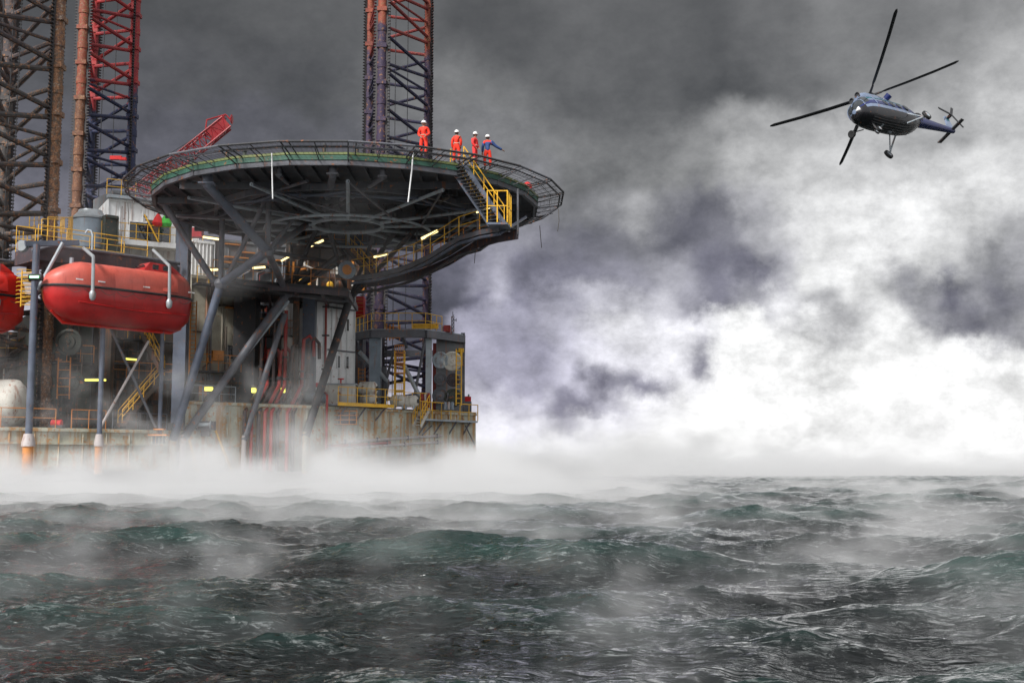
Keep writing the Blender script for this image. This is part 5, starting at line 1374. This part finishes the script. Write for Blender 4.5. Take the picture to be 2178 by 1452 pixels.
# engine hump
EH = [(2.25, .25, -1.05, -.72), (2.0, .48, -1.1, -.45), (1.5, .56, -1.15, -.33), (.3, .52, -1.15, -.28), (-1.2, .46, -1.1, -.36), (-2.2, .36, -1.1, -.55), (-3.2, .18, -1.1, -.9)]
mb = MB(); mb.loft([hring(*s_, 32, .8) for s_ in EH]); eng = hb_(mb, 'engine_cowl', 'heli_white')
hb_(band(EH, .42, .56, .012), 'cowl_stripe', 'heli_blue', eng)
for s_ in (1, -1):
    hb_(MB().lathe((2.15, .26*s_, -.62), [(.15, 0), (.2, .08), (.16, .10), (.12, .02)], axis=(1, 0, 0), n=16), 'air_intake', 'steel_dark', eng)
    hb_(MB().lathe((-.9, .42*s_, -.55), [(.2, 0), (.22, .35), (.18, .36), (.15, .1)], axis=(-.35, s_, .2), n=16), 'exhaust', 'heli_blue', eng)
# tail boom
mb = MB(); mb.loft([hring(x_, w, zb, zt, 24, .9) for x_, w, zb, zt in ((-3.9, .34, -2.05, -1.12), (-5.5, .27, -2.0, -1.3), (-7.2, .20, -1.95, -1.45), (-8.7, .15, -1.9, -1.55))])
tb_ = hb_(mb, 'tail_boom', 'heli_white')
mb = band([(-3.95, .345, -2.052, -1.118), (-5.5, .275, -2.005, -1.295), (-7.2, .205, -1.955, -1.445), (-8.65, .155, -1.905, -1.545)], .44, 1.06, .008); hb_(mb, 'boom_stripe', 'heli_blue', tb_)
hb_(MB().lathe((-4.15, 0, -1.5), [(.46, -.08), (.5, 0), (.46, .08)], axis=(1, 0, 0), n=24), 'boom_collar', 'steel_dark', tb_)
def slab(pts, th, axis):
    a_ = Vector(axis)*th/2; n = len(pts); vs = [Vector(p)+a_ for p in pts]+[Vector(p)-a_ for p in pts]
    return MB().add(vs, [tuple(range(n)), tuple(range(n, 2*n))[::-1]]+[(i, (i+1) % n, n+(i+1) % n, n+i)[::-1] for i in range(n)])
fn = hb_(slab([(-7.9, 0, -1.6), (-8.75, 0, -1.75), (-9.5, 0, -.25), (-9.15, 0, -.18), (-8.6, 0, -1.0)], .14, (0, 1, 0)), 'tail_fin', 'heli_white', tb_, False)
hb_(slab([(-8.9, 0, -.75), (-9.2, 0, -.75), (-9.42, 0, -.4), (-9.12, 0, -.4)], .16, (0, 1, 0)), 'fin_band', 'heli_teal', tb_, False)
hb_(slab([(-8.1, 1.15, -1.8), (-8.1, -1.15, -1.8), (-8.5, -1.1, -1.8), (-8.5, 1.1, -1.8)], .07, (0, 0, 1)), 'tailplane', 'steel_dark', tb_, False)
tr = hb_(MB().lathe((-9.3, .1, -.4), [(.12, 0), (.12, .3), (.07, .34), (.01, .35)], axis=(0, 1, 0), n=14), 'tail_rotor_hub', 'steel_dark', tb_)
# tail rotor, two blades
for s_ in (20, 140, 260):
    d_ = Vector((math.cos(R(s_)), 0, math.sin(R(s_)))); o_ = Vector((-9.3, .42, -.4))
    hb_(MB().beam(o_+d_*.06, o_+d_*1.28, .05, .19), 'tail_rotor_blade', 'blade_black', None, False)
hb_(MB().tube((-9.3, 0, -.4), (-9.3, .45, -.4), .09, 10), 'tail_rotor_shaft', 'steel_dark')
# main rotor
hubo = hb_(MB().tube((0, 0, -.4), (0, 0, .1), .13, 12).lathe((0, 0, -.02), [(.3, -.08), (.34, 0), (.3, .1), (.1, .16)], n=20), 'rotor_mast', 'steel_dark')
for dx, dy in ((.35, .3), (.35, -.3), (-.3, .3), (-.3, -.3)): hb_(MB().tube((dx, dy, -.6), (dx*.55, dy*.55, -.08), .035, 6), 'control_rod', 'steel_pale', hubo)
hb_(MB().lathe((0, 0, -.28), [(.36, -.03), (.38, 0), (.36, .03)], n=20), 'swashplate', 'steel_pale', hubo)
bd = []
for cvec in ((61, 161, 170), (197, 60, -127.5)):
    wv_ = cam2w(cvec); lx, ly = wv_.dot(hf), wv_.dot(hl); bd.append(math.atan2(ly, lx))
for a_ in (bd[0], bd[0]+math.pi, bd[1], bd[1]+math.pi):
    d_ = Vector((math.cos(a_), math.sin(a_), 0)); t_ = Vector((-d_.y, d_.x, 0)); up_ = Vector((0, 0, 1))
    mb = MB(); mb.tube(d_*.25, d_*1.0, .09, 10, .07); gr = hb_(mb, 'blade_grip', 'steel_dark', hubo)
    rings = []
    for f, ch_, tw, cone in ((1.0, .16, 12, .02), (1.35, .30, 11, .03), (3.0, .32, 8, .07), (5.2, .31, 4, .17), (7.0, .30, 1, .30), (7.25, .14, 1, .32)):
        c_ = d_*f+up_*cone; q = Vector((0, 0, 0)); r_ = []
        ca_, sa_ = math.cos(R(tw)), math.sin(R(tw)); tt = t_*ca_+up_*sa_; nn3 = up_*ca_-t_*sa_
        for u, v2 in ((.5, 0), (.35, .045), (0, .06), (-.3, .04), (-.5, 0), (-.3, -.03), (0, -.05), (.35, -.04)): r_.append(c_+tt*(u*ch_)+nn3*v2*min(1, ch_/.3))
        rings.append(r_)
    mb = MB(); mb.loft(rings); hb_(mb, 'rotor_blade', 'blade_black', None, False)
# undercarriage
def wheel(c, r, w, name='wheel'):
    o = hb_(MB().lathe(Vector(c)-Vector((0, w/2, 0)), [(r*.6, 0), (r*.93, .01), (r, w*.25), (r, w*.75), (r*.93, w-.01), (r*.6, w)], axis=(0, 1, 0), n=20), name, 'black_rubber')
    hb_(MB().lathe(Vector(c)-Vector((0, w/2+.01, 0)), [(.03, 0), (r*.58, .01), (r*.58, w+.01), (.03, w+.02)], axis=(0, 1, 0), n=16), 'rim', 'steel_pale', o)
for s_ in (-1, 1):
    w0 = Vector((-1.1, 1.75*s_, -3.45))
    hb_(MB().path([(-.9, .55*s_, -2.95), (-1.05, 1.45*s_, -3.35), (-1.1, 1.60*s_, -3.45)], .06, 8).path([(-1.2, .75*s_, -2.2), (-1.1, 1.5*s_, -3.3)], .045, 8), 'main_gear_leg', 'steel_pale')
    wheel(w0, .34, .2)
hb_(MB().path([(2.5, 0, -2.95), (2.5, 0, -3.4), (2.4, 0, -3.6)], .06, 8), 'nose_gear_leg', 'steel_dark')
for s_ in (-1, 1): wheel((2.4, .14*s_, -3.6), .2, .1)
sl_ = hb_(MB().path([(2.5, -.8, -2.4), (2.6, -1.3, -2.45)], .05, 8).path([(2.2, -.8, -2.7), (2.6, -1.3, -2.5)], .035, 8), 'lamp_strut', 'steel_dark')
hb_(MB().lathe((2.5, -1.45, -2.5), [(.05, -.16), (.2, -.1), (.26, .12), (.22, .16), (.02, .14)], axis=(1, -.1, -.1), n=16), 'search_lamp', 'black_rubber', sl_)
hb_(MB().tube((-3.0, .0, -1.0), (-3.2, .0, -.35), .02, 5).tube((.5, .0, -3.05), (.5, 0, -3.5), .02, 5), 'aerial', 'steel_dark')
# ---------------------------------------------------------------- mist (real volumes of drifting vapour)
def mist(name, lo, hi, dens, scale, thr, label, stretch=(1, 1, 1), edge=2.0, step=1.0, detail=4, off=(0, 0, 0), thin=0.0, aniso=.1, col=(.985, .988, .995)):
    lo, hi = Vector(lo), Vector(hi)
    b = MB().box((lo+hi)/2, hi-lo)
    m, k = newmat(name+'_vapour')
    pos = k.n('ShaderNodeNewGeometry').outputs['Position']
    n = k.noise(k.vm('MULTIPLY', k.vm('ADD', pos, off), stretch), scale, detail, .55)
    s3 = k.n('ShaderNodeSeparateXYZ'); k.l(pos, s3.inputs[0])
    n = k.m('SUBTRACT', n, k.m('MULTIPLY', k.mr(s3.outputs[2], max(lo[2], 0), hi[2], 0, 1), thin))
    dn = k.mr(n, thr[0], thr[1], 0, 1, 'SMOOTHSTEP')
    for i, ax in enumerate(edge if isinstance(edge, (list, tuple)) else (edge,)*3):
        if not ax: continue
        q = k.m('MINIMUM', k.m('SUBTRACT', s3.outputs[i], lo[i]), k.m('SUBTRACT', hi[i], s3.outputs[i])) if i < 2 else k.m('SUBTRACT', hi[i], s3.outputs[i])
        dn = k.m('MULTIPLY', dn, k.mr(q, 0, ax, 0, 1, 'SMOOTHSTEP'))
    v = k.n('ShaderNodeVolumePrincipled')
    v.inputs['Color'].default_value = (*col, 1); v.inputs['Anisotropy'].default_value = aniso
    k.l(k.m('MULTIPLY', dn, dens), v.inputs['Density'])
    k.l(v.outputs[0], k.out.inputs['Volume'])
    m.cycles.volume_step_rate = step
    o = b.build(name, m); tag(o, label, None, None, 'stuff'); return o
mist('sea_mist', (-90, 11, .3), (90, 120, 1.9), .20, .40, (.53, .70), 'thin pale mist drifting low over the waves', (.7, .55, 1), (25, 14, .45), step=.14, detail=4, thin=.0)
mist('far_fog', (-330, 115, 0), (330, 420, 11.0), .045, .045, (.30, .62), 'pale fog bank lying on the horizon', (1, .5, 2.2), (40, 50, 3), step=.12, detail=4, off=(40, 0, 3), thin=.42)
mist('fog_bank', (-66, 30, 0.2), (10, 124, 5.4), .38, .19, (.30, .56), 'white fog bank hiding the water under the rig', (1, .8, 1.4), (9, 32, 1.5), step=.2, detail=5, thin=.36)
mist('smoke_wisps', (-40, 60, 1.5), (-8, 76, 11), .16, .28, (.52, .75), 'loose smoky wisps drifting past the lower left of the rig', (1, .8, 1.1), (5, 4, 6), step=.3, detail=5, off=(3, 0, 5))
mist('deck_smoke', (-27, 61, 12.0), (-3, 74, 19.0), .024, .22, (.46, .70), 'faint grey smoke hanging under the round deck', (1, .8, 1), (6, 4, 3), step=.4, detail=4, off=(0, 0, 9))
mist('wave_spray', (-16, 4.2, .7), (16, 32, 1.85), .17, 1.2, (.52, .72), 'small torn wisps of spray between the nearest waves', (.8, .45, 1.2), (4, 3, .5), step=.18, detail=5, off=(4, 2, 0))
